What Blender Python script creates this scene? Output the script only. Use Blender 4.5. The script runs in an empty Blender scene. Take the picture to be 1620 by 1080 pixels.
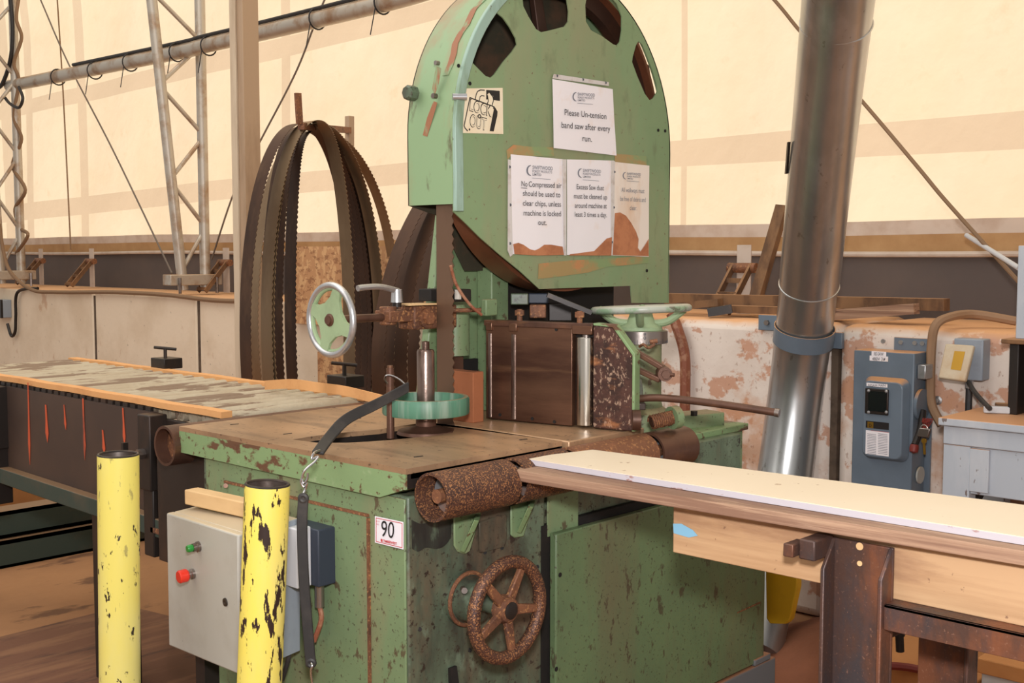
import bpy, bmesh, math, random
from mathutils import Vector, Matrix
from mathutils.geometry import tessellate_polygon
V = Vector
random.seed(7)
S = bpy.context.scene
COL = S.collection
# ---------------------------------------------------------------- camera
F_PX = 1851.0; PITCH = math.atan(140 / F_PX); AZ = math.radians(43.15); H = 1.4
cd = bpy.data.cameras.new('camera'); cam = bpy.data.objects.new('camera', cd); COL.objects.link(cam)
cam.location = (0, 0, H)
cam.rotation_euler = (math.pi / 2 - PITCH, 0, AZ - math.pi / 2)
cd.sensor_width = 36; cd.lens = 36 * F_PX / 1620; cd.clip_start = .05
S.camera = cam
# ---------------------------------------------------------------- light
S.view_settings.view_transform = 'Standard'; S.view_settings.look = 'None'
S.view_settings.exposure = 0.0; S.view_settings.gamma = 1
w = bpy.data.worlds.new('world'); S.world = w; w.use_nodes = True
w.node_tree.nodes['Background'].inputs[0].default_value = (1.0, .96, .90, 1)
w.node_tree.nodes['Background'].inputs[1].default_value = 0.52
def light(name, kind, loc, target, energy, color, **k):
    ld = bpy.data.lights.new(name, kind); ld.energy = energy; ld.color = color
    for a, b in k.items(): setattr(ld, a, b)
    o = bpy.data.objects.new(name, ld); COL.objects.link(o); o.location = loc
    o.rotation_euler = (V(target) - V(loc)).to_track_quat('-Z', 'Y').to_euler()
    return o
light('sun', 'SUN', (12, 9, 9), (4.0, 4.0, 1.5), 4.0, (1, .97, .94), angle=math.radians(2))
light('flash', 'AREA', (.02, .0, 1.68), (2.2, 2.1, 1.05), 72, (1, .975, .98), shape='DISK', size=.16)
light('daylight_doorway', 'AREA', (-1.2, 3.2, 3.4), (2.4, 2.4, .9), 50, (1, .96, .92), shape='SQUARE', size=3.0)  # added soft fill from the upper left; no doorway is built
light('roof_daylight', 'AREA', (1.6, 5.0, 6.0), (3.6, 5.0, .8), 200, (1, .94, .85), shape='SQUARE', size=6.0)  # added overhead fill in place of an unbuilt fabric roof
# ---------------------------------------------------------------- lines of sight: a photo point on a plane of the place
_c, _s = math.cos(PITCH), math.sin(PITCH)
FH = V((math.cos(AZ), math.sin(AZ), 0)); RT = V((math.sin(AZ), -math.cos(AZ), 0))
def ray(u, v):
    a = (u - 810) / F_PX; b = (540 - v) / F_PX
    return FH * (_c + b * _s) + RT * a + V((0, 0, -_s + b * _c))
O = V((0, 0, H))
def PX(u, v, x): r = ray(u, v); return O + r * (x / r.x)
def PY(u, v, y): r = ray(u, v); return O + r * (y / r.y)
def PZ(u, v, z): r = ray(u, v); return O + r * ((z - H) / r.z)
def PD(u, v, d): r = ray(u, v); return O + r * (d / r.dot(FH))
def PP(u, v, p, n): r = ray(u, v); return O + r * ((V(p) - O).dot(V(n)) / r.dot(V(n)))
# ---------------------------------------------------------------- materials
def srgb(r, g, b):
    f = lambda c: (c / 255 / 12.92 if c / 255 <= .04045 else ((c / 255 + .055) / 1.055) ** 2.4)
    return (f(r), f(g), f(b), 1)
def M(name, base, rough=.6, metal=0.0, layers=(), bump=None, dust=None, spec=.4, trans=None):
    """layers: (colour, scale, low, high, opacity, stretch, detail[, roughness])"""
    m = bpy.data.materials.new(name); m.use_nodes = True
    nt = m.node_tree; N = nt.nodes; L = nt.links; bs = N['Principled BSDF']
    bs.inputs['Roughness'].default_value = rough; bs.inputs['Metallic'].default_value = metal
    bs.inputs['Specular IOR Level'].default_value = spec
    tc = N.new('ShaderNodeTexCoord')
    rgb = N.new('ShaderNodeRGB'); rgb.outputs[0].default_value = srgb(*base); cur = rgb.outputs[0]
    met = None
    for i, ly in enumerate(layers):
        c, sc, lo, hi, op, st, det = ly[:7]
        mp = N.new('ShaderNodeMapping'); mp.inputs['Scale'].default_value = st
        mp.inputs['Location'].default_value = (i * 3.1 + len(name) * .37, i * 1.7, i * 2.3)
        L.new(tc.outputs['Object'], mp.inputs[0])
        nz = N.new('ShaderNodeTexNoise'); nz.inputs['Scale'].default_value = sc; nz.inputs['Detail'].default_value = det
        nz.inputs['Roughness'].default_value = .62
        L.new(mp.outputs[0], nz.inputs['Vector'])
        mr = N.new('ShaderNodeMapRange'); mr.inputs[1].default_value = lo; mr.inputs[2].default_value = hi
        mr.inputs[4].default_value = op; L.new(nz.outputs[0], mr.inputs[0])
        mx = N.new('ShaderNodeMix'); mx.data_type = 'RGBA'
        L.new(mr.outputs[0], mx.inputs[0]); L.new(cur, mx.inputs[6]); mx.inputs[7].default_value = srgb(*c)
        cur = mx.outputs[2]
        if metal > 0 and len(ly) > 7:
            mm = N.new('ShaderNodeMath'); mm.operation = 'MULTIPLY_ADD'; L.new(mr.outputs[0], mm.inputs[0])
            mm.inputs[1].default_value = -metal; mm.inputs[2].default_value = metal; mm.use_clamp = True
            L.new(mm.outputs[0], bs.inputs['Metallic'])
    if dust:
        c, op = dust
        ge = N.new('ShaderNodeNewGeometry'); sx = N.new('ShaderNodeSeparateXYZ'); L.new(ge.outputs['Normal'], sx.inputs[0])
        nz = N.new('ShaderNodeTexNoise'); nz.inputs['Scale'].default_value = 9; nz.inputs['Detail'].default_value = 6
        L.new(tc.outputs['Object'], nz.inputs['Vector'])
        a = N.new('ShaderNodeMath'); a.operation = 'MULTIPLY_ADD'; L.new(nz.outputs[0], a.inputs[0]); a.inputs[1].default_value = .6
        L.new(sx.outputs[2], a.inputs[2])
        mr = N.new('ShaderNodeMapRange'); mr.inputs[1].default_value = .75; mr.inputs[2].default_value = 1.2; mr.inputs[4].default_value = op
        L.new(a.outputs[0], mr.inputs[0])
        mx = N.new('ShaderNodeMix'); mx.data_type = 'RGBA'; L.new(mr.outputs[0], mx.inputs[0]); L.new(cur, mx.inputs[6])
        mx.inputs[7].default_value = srgb(*c); cur = mx.outputs[2]
    L.new(cur, bs.inputs['Base Color'])
    if bump:
        nz = N.new('ShaderNodeTexNoise'); nz.inputs['Scale'].default_value = bump[0]; nz.inputs['Detail'].default_value = 5
        mp = N.new('ShaderNodeMapping'); L.new(tc.outputs['Object'], mp.inputs[0]); L.new(mp.outputs[0], nz.inputs['Vector'])
        if len(bump) > 3: mp.inputs['Scale'].default_value = bump[3]
        bp = N.new('ShaderNodeBump'); bp.inputs['Strength'].default_value = bump[1]; bp.inputs['Distance'].default_value = bump[2]
        L.new(nz.outputs[0], bp.inputs['Height']); L.new(bp.outputs[0], bs.inputs['Normal'])
    if trans:
        tb = N.new('ShaderNodeBsdfTranslucent'); tm = N.new('ShaderNodeMix'); tm.data_type = 'RGBA'; tm.blend_type = 'MULTIPLY'
        tm.inputs[0].default_value = 1; L.new(cur, tm.inputs[6]); tm.inputs[7].default_value = (*trans[1], 1)
        L.new(tm.outputs[2], tb.inputs[0])
        if bump: L.new(bp.outputs[0], tb.inputs['Normal'])
        ms = N.new('ShaderNodeMixShader'); ms.inputs[0].default_value = trans[0]
        L.new(bs.outputs[0], ms.inputs[1]); L.new(tb.outputs[0], ms.inputs[2]); L.new(ms.outputs[0], N['Material Output'].inputs[0])
    return m
I3 = (1, 1, 1); VST = (1, 1, .12)
G = dict(
 green=M('green_paint', (120, 140, 102), .42, 0, [((104, 124, 90), 3, .4, .65, .7, I3, 5), ((138, 122, 94), 5, .48, .68, .65, (1, 1, .35), 9), ((82, 58, 44), 34, .60, .64, .8, (1, 1, .6), 8), ((70, 56, 44), 100, .61, .66, .8, I3, 5)], (60, .1, .002), ((140, 116, 86), .6)),
 door=M('dull_door_green', (98, 118, 82), .42, 0, [((84, 102, 74), 3, .4, .65, .7, I3, 5), ((104, 92, 70), 4, .47, .66, .65, (1, 1, .2), 9), ((66, 48, 38), 34, .60, .64, .7, (1, 1, .5), 8), ((60, 46, 38), 110, .61, .66, .7, I3, 4)], (60, .1, .002)),
 green_dirty=M('oily_green_paint', (98, 114, 92), .38, 0, [((46, 42, 38), 4, .42, .60, .85, (1, 1, .3), 10), ((112, 90, 70), 7, .48, .66, .7, (1, 1, .4), 9), ((44, 30, 26), 34, .59, .63, .85, I3, 8), ((116, 134, 112), 18, .58, .68, .55, (1, 1, .6), 8), ((60, 48, 40), 110, .60, .65, .8, I3, 4)], (60, .15, .002)),
 hood=M('hood_green_paint', (130, 152, 112), .45, 0, [((114, 140, 100), 2.2, .4, .65, .7, I3, 4), ((152, 138, 108), 3.4, .48, .70, .65, (1, 1, .35), 8), ((110, 84, 62), 60, .64, .68, .8, I3, 6), ((104, 114, 82), 14, .58, .68, .5, (1, 1, .5), 9)], (50, .06, .002)),
 hood_side=M('hood_side_paint', (134, 160, 120), .45, 0, [((156, 124, 94), 4.2, .50, .64, .8, (1, 1, .3), 9), ((84, 62, 44), 14, .60, .68, .85, (1, 1, .35), 9)], (50, .1, .002)),
 strip=M('pale_green_strip', (146, 172, 158), .4, 0, [((112, 132, 100), 9, .5, .62, .7, (1, 1, .3), 8), ((90, 70, 50), 30, .63, .67, .8, I3, 7)]),
 edge_green=M('chipped_green_edge', (124, 148, 104), .45, 0, [((96, 60, 44), 6.0, .555, .58, .95, (1, .6, 1.3), 10), ((162, 172, 140), 18, .6, .7, .6, I3, 7), ((90, 58, 42), 45, .60, .63, .9, I3, 7)], (70, .3, .002)),
 table=M('worn_steel_table', (158, 128, 100), .36, .45, [((188, 148, 110), 2.2, .42, .62, .8, (1, .5, 1), 7, 1), ((112, 90, 72), 5, .5, .66, .75, (2.4, .5, 1), 10), ((74, 56, 46), 70, .61, .66, .8, I3, 6)], (90, .08, .001)),
 rust=M('rusty_steel', (124, 82, 58), .62, .2, [((80, 54, 44), 9, .45, .62, .8, I3, 9), ((176, 126, 82), 120, .55, .62, .8, I3, 5), ((156, 104, 72), 16, .5, .7, .6, (1, 3, 1), 8)], (140, .5, .003)),
 rust_fine=M('speckled_rust', (92, 62, 50), .5, .3, [((66, 46, 42), 20, .44, .62, .8, I3, 9), ((172, 120, 78), 260, .53, .58, .8, I3, 3), ((54, 38, 36), 190, .56, .62, .7, (1, 1.2, 1), 3)], (200, .6, .003)),
 brown_steel=M('brown_steel', (100, 70, 56), .42, .45, [((66, 46, 38), 6, .45, .65, .8, (1, 1, .3), 8), ((140, 98, 66), 9, .55, .72, .6, (1, 1, 3), 7)], (80, .15, .001)),
 fence=M('fence_steel', (112, 80, 62), .33, .6, [((74, 48, 38), 3.5, .42, .6, .85, (1, .35, 2.2), 8), ((150, 112, 82), 5, .55, .72, .6, (1, .3, 4), 7)], (90, .08, .001)),
 fence_rough=M('fence_flaked_steel', (84, 56, 48), .5, .35, [((54, 38, 34), 18, .46, .58, .8, I3, 8), ((176, 146, 124), 110, .56, .62, .8, (1, 1, .6), 6), ((170, 112, 72), 9, .58, .68, .7, (1, 1, 3), 8)], (140, .4, .002)),
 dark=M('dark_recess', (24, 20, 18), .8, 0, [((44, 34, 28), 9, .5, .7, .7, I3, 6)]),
 black=M('black_steel', (44, 38, 35), .42, .3, [((86, 62, 48), 5, .52, .7, .6, (1, 1, .5), 8)], (60, .15, .001)),
 chrome=M('polished_roller_steel', (206, 200, 190), .2, 1, [((140, 116, 92), 5, .5, .7, .6, (1, 1, .25), 7)], (200, .05, .0005)),
 steel=M('bare_steel', (150, 140, 134), .33, .9, [((96, 74, 62), 9, .5, .66, .8, I3, 8)], (120, .15, .001)),
 spindle=M('spindle_steel', (138, 118, 108), .3, .85, [((86, 62, 52), 14, .5, .64, .8, (1, 1, .3), 8)], (160, .3, .001)),
 alu=M('cast_aluminium', (190, 190, 192), .32, .8, [((150, 146, 140), 20, .5, .7, .6, I3, 5)]),
 zinc=M('zinc_wire', (190, 188, 190), .25, 1),
 galv=M('galvanised_duct', (196, 196, 196), .3, .88, [((150, 154, 152), 1.6, .4, .65, .8, (1, 1, .3), 6), ((206, 208, 212), 6, .56, .7, .6, (1, 1, .3), 7), ((120, 112, 100), 30, .64, .68, .5, (1, 1, .5), 6)], (5, .08, .01, (1, 1, .3))),
 galv_tube=M('galvanised_tube', (190, 182, 170), .4, .5, [((156, 122, 90), 6, .48, .64, .8, I3, 8)], None, ((184, 144, 104), .8)),
 yellow=M('chipped_yellow_paint', (220, 206, 106), .4, 0, [((214, 206, 140), 9, .4, .7, .7, (1, 1, .3), 6), ((44, 34, 30), 38, .615, .625, 1, (1, 1, .45), 9), ((44, 34, 30), 14, .65, .657, 1, (1.2, 1.2, .6), 10), ((120, 110, 80), 60, .62, .66, .6, (1, 1, .3), 6)], (60, .05, .001)),
 yellow_worn=M('badly_chipped_yellow_paint', (222, 204, 92), .4, 0, [((206, 196, 130), 9, .4, .7, .7, (1, 1, .3), 6), ((46, 32, 28), 44, .565, .575, 1, (1, 1, .3), 9), ((46, 32, 28), 16, .58, .59, 1, (1.3, 1.3, .28), 10)], (60, .08, .001)),
 yellow_plain=M('yellow_guard_paint', (206, 160, 30), .5, 0, [((168, 128, 34), 8, .5, .7, .6, I3, 6)]),
 grey_box=M('grey_enclosure_paint', (176, 174, 166), .4, 0, [((156, 148, 136), 5, .5, .75, .6, I3, 6), ((70, 60, 54), 60, .72, .74, .8, I3, 4)], (200, .04, .001), ((196, 176, 144), .8)),
 blue_grey=M('blue_grey_paint', (146, 154, 164), .4, 0, [((124, 130, 138), 9, .5, .7, .6, I3, 5)]),
 navy=M('navy_case', (48, 54, 66), .5),
 switch=M('switch_box_paint', (106, 118, 130), .36, 0, [((90, 100, 110), 4, .45, .7, .6, I3, 5)], None, ((206, 150, 100), .95)),
 oil=M('black_oil_stain', (58, 60, 52), .35, 0, [((40, 38, 36), 12, .42, .6, .9, (1, 1, .25), 8), ((88, 102, 84), 24, .54, .62, .9, (1, 1, .35), 9)]),
 mortar=M('dark_joint_filler', (96, 80, 66), .9, 0, [((70, 56, 46), 12, .45, .6, .8, I3, 8)]),  # no filler: dark tone that imitates the shade in the open block joints
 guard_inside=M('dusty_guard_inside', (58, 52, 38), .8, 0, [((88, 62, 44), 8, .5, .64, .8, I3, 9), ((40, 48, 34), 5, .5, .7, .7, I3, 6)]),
 rust_stain=M('rust_stain', (150, 100, 72), .6, 0, [((134, 156, 118), 22, .5, .6, 1, (1, 1, .3), 9)]),
 red_dark=M('dark_red_grip', (120, 44, 36), .5),
 red=M('red_plastic', (214, 52, 34), .35), green_btn=M('green_plastic', (40, 130, 52), .35),
 rubber=M('black_rubber', (44, 42, 42), .55, 0, [((70, 64, 60), 12, .5, .7, .6, I3, 6)], (50, .2, .001)),
 concrete=M('painted_concrete', (232, 214, 190), .8, 0, [((210, 188, 160), 2.5, .45, .65, .6, I3, 8), ((184, 134, 98), 6, .62, .67, .5, (1, 1, .6), 10), ((120, 104, 92), 30, .68, .70, .6, I3, 5)], (25, .25, .006), ((208, 160, 116), .95)),
 concrete_red=M('dusty_flaking_concrete', (226, 212, 200), .8, 0, [((208, 190, 176), 3, .45, .65, .6, I3, 6), ((190, 130, 94), 7, .535, .575, .75, (1, 1, 1.2), 12), ((196, 142, 104), 2.2, .55, .64, .7, I3, 9), ((146, 100, 74), 48, .61, .65, .5, (1, 1, .7), 9)], (25, .3, .006), ((214, 162, 116), .97)),
 floor=M('sawdusty_floor', (150, 108, 74), .85, 0, [((170, 124, 84), 1.2, .4, .6, .8, I3, 6), ((92, 62, 44), 2.6, .56, .63, .8, (1, 2.2, 1), 8)], (30, .3, .006)),
 floor_ply=M('trodden_plywood', (112, 74, 54), .7, 0, [((138, 98, 70), 3, .48, .62, .8, (.5, 4, 1), 8), ((70, 46, 38), 5, .55, .66, .8, (.6, 3, 1), 9)], (40, .25, .004)),
 fabric=M('tent_fabric', (242, 226, 200), .8, 0, [((236, 214, 180), 1.4, .4, .7, .5, I3, 5), ((226, 200, 164), 9, .60, .75, .35, I3, 9)], (3.0, .35, .05), None, .2, (.75, (1, .97, .90))),
 fabric_seam=M('tent_fabric_double', (226, 204, 176), .8, 0, [], (3.0, .35, .05), None, .2, (.75, (.97, .95, .90))),  # darker tone for upright seams and for beam shadows put into the colour
 hem=M('dusty_tent_hem', (226, 212, 198), .8, 0, [((196, 168, 144), 6, .45, .7, .6, I3, 5)], None, None, .2, (.35, (.9, .85, .8))),
 hem_dark=M('tan_tent_hem', (196, 156, 110), .8, 0, [((160, 116, 74), 5, .4, .7, .6, I3, 5)], None, None, .2, (.2, (.9, .85, .8))),
 skirt=M('black_rubber_skirt', (84, 74, 70), .7, 0, [((104, 88, 78), 1.5, .4, .7, .7, I3, 5)], (3, .2, .03)),
 osb=M('chipboard', (190, 142, 100), .8, 0, [((216, 172, 124), 15, .5, .54, .8, (1, 1.8, 1), 3), ((146, 100, 68), 22, .55, .60, .8, (1, 1, 2), 3)], (30, .2, .003)),
 fibre=M('fibreboard', (158, 96, 62), .85, 0, [((134, 78, 50), 20, .5, .7, .5, I3, 6)]),
 white_board=M('cream_melamine', (226, 210, 186), .5, 0, [((220, 202, 174), 1.6, .4, .7, .6, I3, 4), ((150, 110, 80), 30, .68, .70, .7, I3, 4)], None),
 board_edge=M('white_board_edge', (184, 178, 184), .5, 0, [((150, 100, 84), 24, .58, .61, .8, (1, .4, 1), 8)]),
 ply=M('weathered_ply', (162, 130, 106), .75, 0, [((126, 94, 76), 12, .44, .58, .9, (1, .1, 7), 9), ((188, 156, 128), 16, .56, .66, .7, (1, .15, 5), 7), ((84, 60, 50), 20, .62, .66, .8, (1, .2, 3), 7)], (40, .3, .004)),
 timber=M('pine_timber', (192, 156, 118), .7, 0, [((168, 130, 94), 9, .44, .60, .7, (1, .14, 3), 8), ((150, 112, 84), 6, .60, .68, .7, (1, .25, 1.5), 9), ((110, 76, 60), 50, .67, .7, .7, I3, 5)], (40, .1, .002)),
 blue_spray=M('blue_spray_paint', (128, 178, 206), .7),
 stand=M('mill_scale_steel', (84, 62, 54), .45, .35, [((132, 82, 56), 7, .47, .60, .8, (1, 1, .4), 8), ((60, 62, 68), 9, .52, .64, .7, (1, 1, .4), 7), ((150, 112, 92), 160, .62, .68, .5, I3, 4)], (80, .35, .002)),
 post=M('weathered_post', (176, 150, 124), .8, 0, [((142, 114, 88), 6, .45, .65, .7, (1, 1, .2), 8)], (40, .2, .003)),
 post_face=M('sunlit_weathered_post', (206, 188, 164), .8, 0, [((170, 146, 120), 6, .45, .65, .6, (1, 1, .2), 8)]),  # lit copy of the weathered post, brightness put into the colour
 wood_dark=M('dusty_stick', (126, 92, 62), .8, 0, [((80, 56, 40), 9, .45, .6, .8, (1, 1, .4), 7)], None, ((186, 140, 100), .8)),
 blade=M('spare_blade_steel', (84, 58, 42), .42, .5, [((52, 36, 28), 3, .42, .62, .8, (1, 1, .5), 6), ((120, 90, 64), 4, .56, .7, .6, (1, 1, .4), 6)], None),
 blade_bright=M('bright_blade_steel', (146, 122, 94), .38, .6, [((110, 84, 60), 3, .45, .65, .7, (1, 1, .5), 6)], None),
 blade_run=M('running_blade_steel', (118, 92, 74), .36, .6, [((84, 62, 50), 4, .45, .62, .7, (1, 1, .2), 6)], None),
 roller=M('dust_caked_roller', (180, 168, 146), .8, 0, [((168, 152, 128), 9, .42, .6, .8, (.5, 1, 1), 9), ((120, 96, 78), 9, .53, .56, .85, (.3, 1.8, 1), 9)], (90, .6, .004)),
 rail_wood=M('orange_dusty_rail', (216, 160, 104), .8, 0, [((196, 136, 84), 8, .5, .7, .6, I3, 7)], (60, .3, .003)),
 conv_plate=M('dark_brown_plate', (70, 56, 50), .45, .2, [((88, 68, 56), 2.5, .45, .65, .6, I3, 6)], None),
 streak=M('orange_paint_streak', (196, 84, 50), .6, 0, [((70, 56, 50), 14, .5, .66, .9, (1, 1, .4), 6)]),
 green_dark=M('dark_green_steel', (54, 66, 58), .6, 0, [((84, 74, 58), 5, .5, .7, .6, I3, 6)], None, ((140, 104, 72), .7)),
 paper=M('printed_paper', (236, 230, 232), .45, 0, [((224, 190, 158), 7, .56, .68, .6, (1, 1, .8), 8)]),
 paper_stained=M('stained_paper', (232, 220, 208), .45, 0, [((214, 172, 132), 6, .46, .64, .7, (1, 1, .35), 8)]),
 sleeve=M('clear_sleeve_edge', (206, 200, 196), .3, 0, [((150, 120, 96), 20, .5, .7, .6, I3, 5)]),
 brown_stain=M('wet_sawdust_in_sleeve', (186, 122, 84), .6, 0, [((160, 98, 66), 20, .45, .62, .8, I3, 7)], (90, .3, .001)),
 tape=M('dirty_packing_tape', (162, 136, 90), .35, 0, [((124, 150, 104), 8, .48, .6, .9, (1, 1, 2), 8), ((190, 128, 84), 14, .55, .65, .8, I3, 7)]),
 ink=M('black_ink', (70, 68, 72), .6), ink_grey=M('grey_ink', (122, 124, 134), .6), ink_red=M('red_ink', (190, 60, 62), .6),
 cream=M('yellowed_sticker', (232, 218, 190), .4, 0, [((220, 192, 152), 12, .45, .7, .6, I3, 6)]),
 jet=M('sticker_black', (34, 30, 30), .5),
 tag=M('lot_tag_white', (228, 224, 230), .4),
 plate_white=M('engraved_plate', (206, 200, 190), .35, .2),
 glass=M('smoked_window', (18, 22, 26), .12, 0, spec=.8),
 brass=M('brass', (190, 146, 60), .3, .8),
 bench=M('blue_white_bench_paint', (176, 182, 190), .6, 0, [((206, 206, 208), 6, .5, .7, .6, (1, 1, .3), 6), ((96, 70, 56), 30, .66, .68, .8, (1, 1, .5), 6)], (40, .1, .002), ((206, 150, 104), .95)),
 hose=M('brown_hose', (132, 76, 54), .5, 0, [((170, 128, 100), 30, .5, .6, .6, I3, 5)]),
 conduit=M('dusty_conduit', (150, 118, 90), .7),
 beige_plastic=M('beige_cover', (200, 184, 158), .5, 0, [((184, 150, 112), 9, .45, .65, .7, I3, 6)]),
 tyre=M('green_tyre_rim', (84, 128, 104), .5, 0, [((140, 156, 140), 26, .5, .62, .8, (1, 1, .05), 5), ((60, 92, 76), 30, .5, .66, .7, (1, 1, .05), 4)], None, ((150, 120, 88), .6)),
 wheel_green=M('handwheel_green', (146, 166, 128), .42, 0, [((130, 146, 112), 12, .48, .66, .7, I3, 7)]),
 wheel_top=M('worn_handwheel_green', (134, 158, 128), .35, 0, [((176, 176, 166), 14, .47, .55, .85, I3, 7), ((80, 62, 48), 24, .60, .66, .7, I3, 6)], None, ((190, 186, 170), .8)),
 wheel_iron=M('upper_wheel_iron', (70, 48, 38), .5, .4, [((98, 62, 44), 6, .5, .7, .7, I3, 6)]),
 rim_brown=M('worn_wheel_rim', (128, 78, 54), .35, .4, [((96, 60, 44), 5, .45, .65, .7, I3, 6)]),
 grey_plinth=M('grey_plinth_paint', (100, 102, 104), .6, 0, [((130, 88, 62), 6, .5, .6, .8, I3, 7)], None, ((150, 100, 66), .9)),
 sawdust=M('sawdust_heap', (118, 72, 50), .95, 0, [((142, 90, 64), 3, .4, .65, .7, I3, 8)], (60, .5, .006)),
 orange_ply=M('sawdusty_panel', (196, 136, 82), .85, 0, [((176, 112, 64), 3, .4, .65, .7, I3, 7)]),
 white_paint=M('white_bin', (196, 196, 198), .5), blue=M('blue_plastic', (46, 78, 130), .5),
 rope=M('dusty_cable', (134, 106, 80), .8), wire=M('steel_cable', (112, 100, 90), .6),
 palewood=M('pale_offcut', (214, 178, 130), .75, 0, [((186, 146, 100), 9, .5, .7, .6, (1, .3, 1), 6)]),
)
# ---------------------------------------------------------------- mesh builder
def basis(d):
    d = V(d).normalized(); a = V((0, 0, 1)) if abs(d.z) < .9 else V((1, 0, 0))
    u = a.cross(d).normalized(); return u, d.cross(u).normalized(), d
class B:
    def __init__(s): s.v = []; s.f = []
    def add(s, vs, fs):
        n = len(s.v); s.v += [V(x) for x in vs]; s.f += [tuple(i + n for i in f) for f in fs]; return s
    def hexa(s, p):
        return s.add(p, [(3, 2, 1, 0), (4, 5, 6, 7), (0, 1, 5, 4), (1, 2, 6, 5), (2, 3, 7, 6), (3, 0, 4, 7)])
    def box(s, a, b):
        x0, y0, z0 = a; x1, y1, z1 = b
        return s.hexa([(x0, y0, z0), (x1, y0, z0), (x1, y1, z0), (x0, y1, z0), (x0, y0, z1), (x1, y0, z1), (x1, y1, z1), (x0, y1, z1)])
    def obox(s, c, u, v, w):
        c, u, v, w = V(c), V(u), V(v), V(w)
        return s.hexa([c - u - v - w, c + u - v - w, c + u + v - w, c - u + v - w, c - u - v + w, c + u - v + w, c + u + v + w, c - u + v + w])
    def bar(s, p0, p1, wd, ht, up=(0, 0, 1)):
        p0, p1 = V(p0), V(p1); d = (p1 - p0); sd = d.cross(V(up)).normalized(); u2 = sd.cross(d).normalized()
        return s.obox((p0 + p1) / 2, d / 2, sd * wd / 2, u2 * ht / 2)
    def prism(s, poly, vec, holes=()):
        vec = V(vec); loops = [[V(p) for p in poly]] + [[V(p) for p in h] for h in holes]
        flat = [p for l in loops for p in l]; n = len(flat)
        tris = tessellate_polygon(loops)
        fs = [tuple(t) for t in tris] + [tuple(i + n for i in reversed(t)) for t in tris]
        k = 0
        for l in loops:
            m = len(l)
            for i in range(m): fs.append((k + i, k + (i + 1) % m, k + (i + 1) % m + n, k + i + n))
            k += m
        return s.add(flat + [p + vec for p in flat], fs)
    def lathe(s, p0, axis, prof, n=28, sx=1, sy=1, closed=False):
        u, v, d = basis(axis); p0 = V(p0); vs = []; fs = []; m = len(prof)
        for r, h in prof:
            for i in range(n):
                a = 2 * math.pi * i / n; vs.append(p0 + d * h + (u * math.cos(a) * sx + v * math.sin(a) * sy) * r)
        for j in range(m if closed else m - 1):
            k = (j + 1) % m
            for i in range(n):
                q = (i + 1) % n; fs.append((j * n + i, j * n + q, k * n + q, k * n + i))
        if not closed:
            if prof[0][0] > 1e-5: fs.append(tuple(range(n - 1, -1, -1)))
            if prof[-1][0] > 1e-5: fs.append(tuple((m - 1) * n + i for i in range(n)))
        return s.add(vs, fs)
    def cyl(s, p0, p1, r, r1=None, n=20):
        p0, p1 = V(p0), V(p1); d = p1 - p0; return s.lathe(p0, d, [(r, 0), (r if r1 is None else r1, d.length)], n)
    def pipe(s, p0, p1, ro, ri, n=28, ro1=None, ri1=None):
        p0, p1 = V(p0), V(p1); d = p1 - p0; h = d.length
        return s.lathe(p0, d, [(ro, 0), (ro1 or ro, h), (ri1 or ri, h), (ri, 0)], n, closed=True)
    def torus(s, c, axis, R, r, n=40, m=12, sh=1.0):
        return s.lathe(c, axis, [(R + r * math.cos(2 * math.pi * k / m), r * sh * math.sin(2 * math.pi * k / m)) for k in range(m)], n, closed=True)
    def tube(s, pts, r, n=8, closed=False, taper=None):
        pts = [V(p) for p in pts]; m = len(pts); vs = []; fs = []; prev = None
        for i, p in enumerate(pts):
            if closed: t = pts[(i + 1) % m] - pts[i - 1]
            else: t = pts[min(i + 1, m - 1)] - pts[max(i - 1, 0)]
            t.normalize()
            if prev is None: u = basis(t)[0]
            else: u = (prev - t * prev.dot(t)).normalized()
            prev = u; w_ = t.cross(u)
            rr = r if taper is None else taper[i]
            for k in range(n):
                a = 2 * math.pi * k / n; vs.append(p + (u * math.cos(a) + w_ * math.sin(a)) * rr)
        for i in range(m if closed else m - 1):
            j = (i + 1) % m
            for k in range(n):
                q = (k + 1) % n; fs.append((i * n + k, i * n + q, j * n + q, j * n + k))
        if not closed: fs += [tuple(range(n - 1, -1, -1)), tuple((m - 1) * n + k for k in range(n))]
        return s.add(vs, fs)
    def ribbon(s, pts, side, wd, th, ups=None, closed=False, teeth=None):
        """flat band: width along side, thickness across; teeth = (pitch, depth) on the +side edge"""
        pts = [V(p) for p in pts]; side = V(side).normalized() if not isinstance(side, list) else side
        m = len(pts); vs = []; fs = []
        for i, p in enumerate(pts):
            sd = side[i].normalized() if isinstance(side, list) else side
            t = (pts[(i + 1) % m] - pts[i - 1]) if closed else pts[min(i + 1, m - 1)] - pts[max(i - 1, 0)]
            nn = t.normalized().cross(sd).normalized() * th / 2
            ex = 0
            if teeth and i % 2 == 0: ex = teeth
            a = p - sd * wd / 2; b = p + sd * (wd / 2 + ex)
            vs += [a - nn, b - nn, b + nn, a + nn]
        for i in range(m if closed else m - 1):
            j = (i + 1) % m
            for k in range(4):
                q = (k + 1) % 4; fs.append((i * 4 + k, i * 4 + q, j * 4 + q, j * 4 + k))
        if not closed: fs += [(3, 2, 1, 0), tuple((m - 1) * 4 + k for k in range(4))]
        return s.add(vs, fs)
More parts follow.
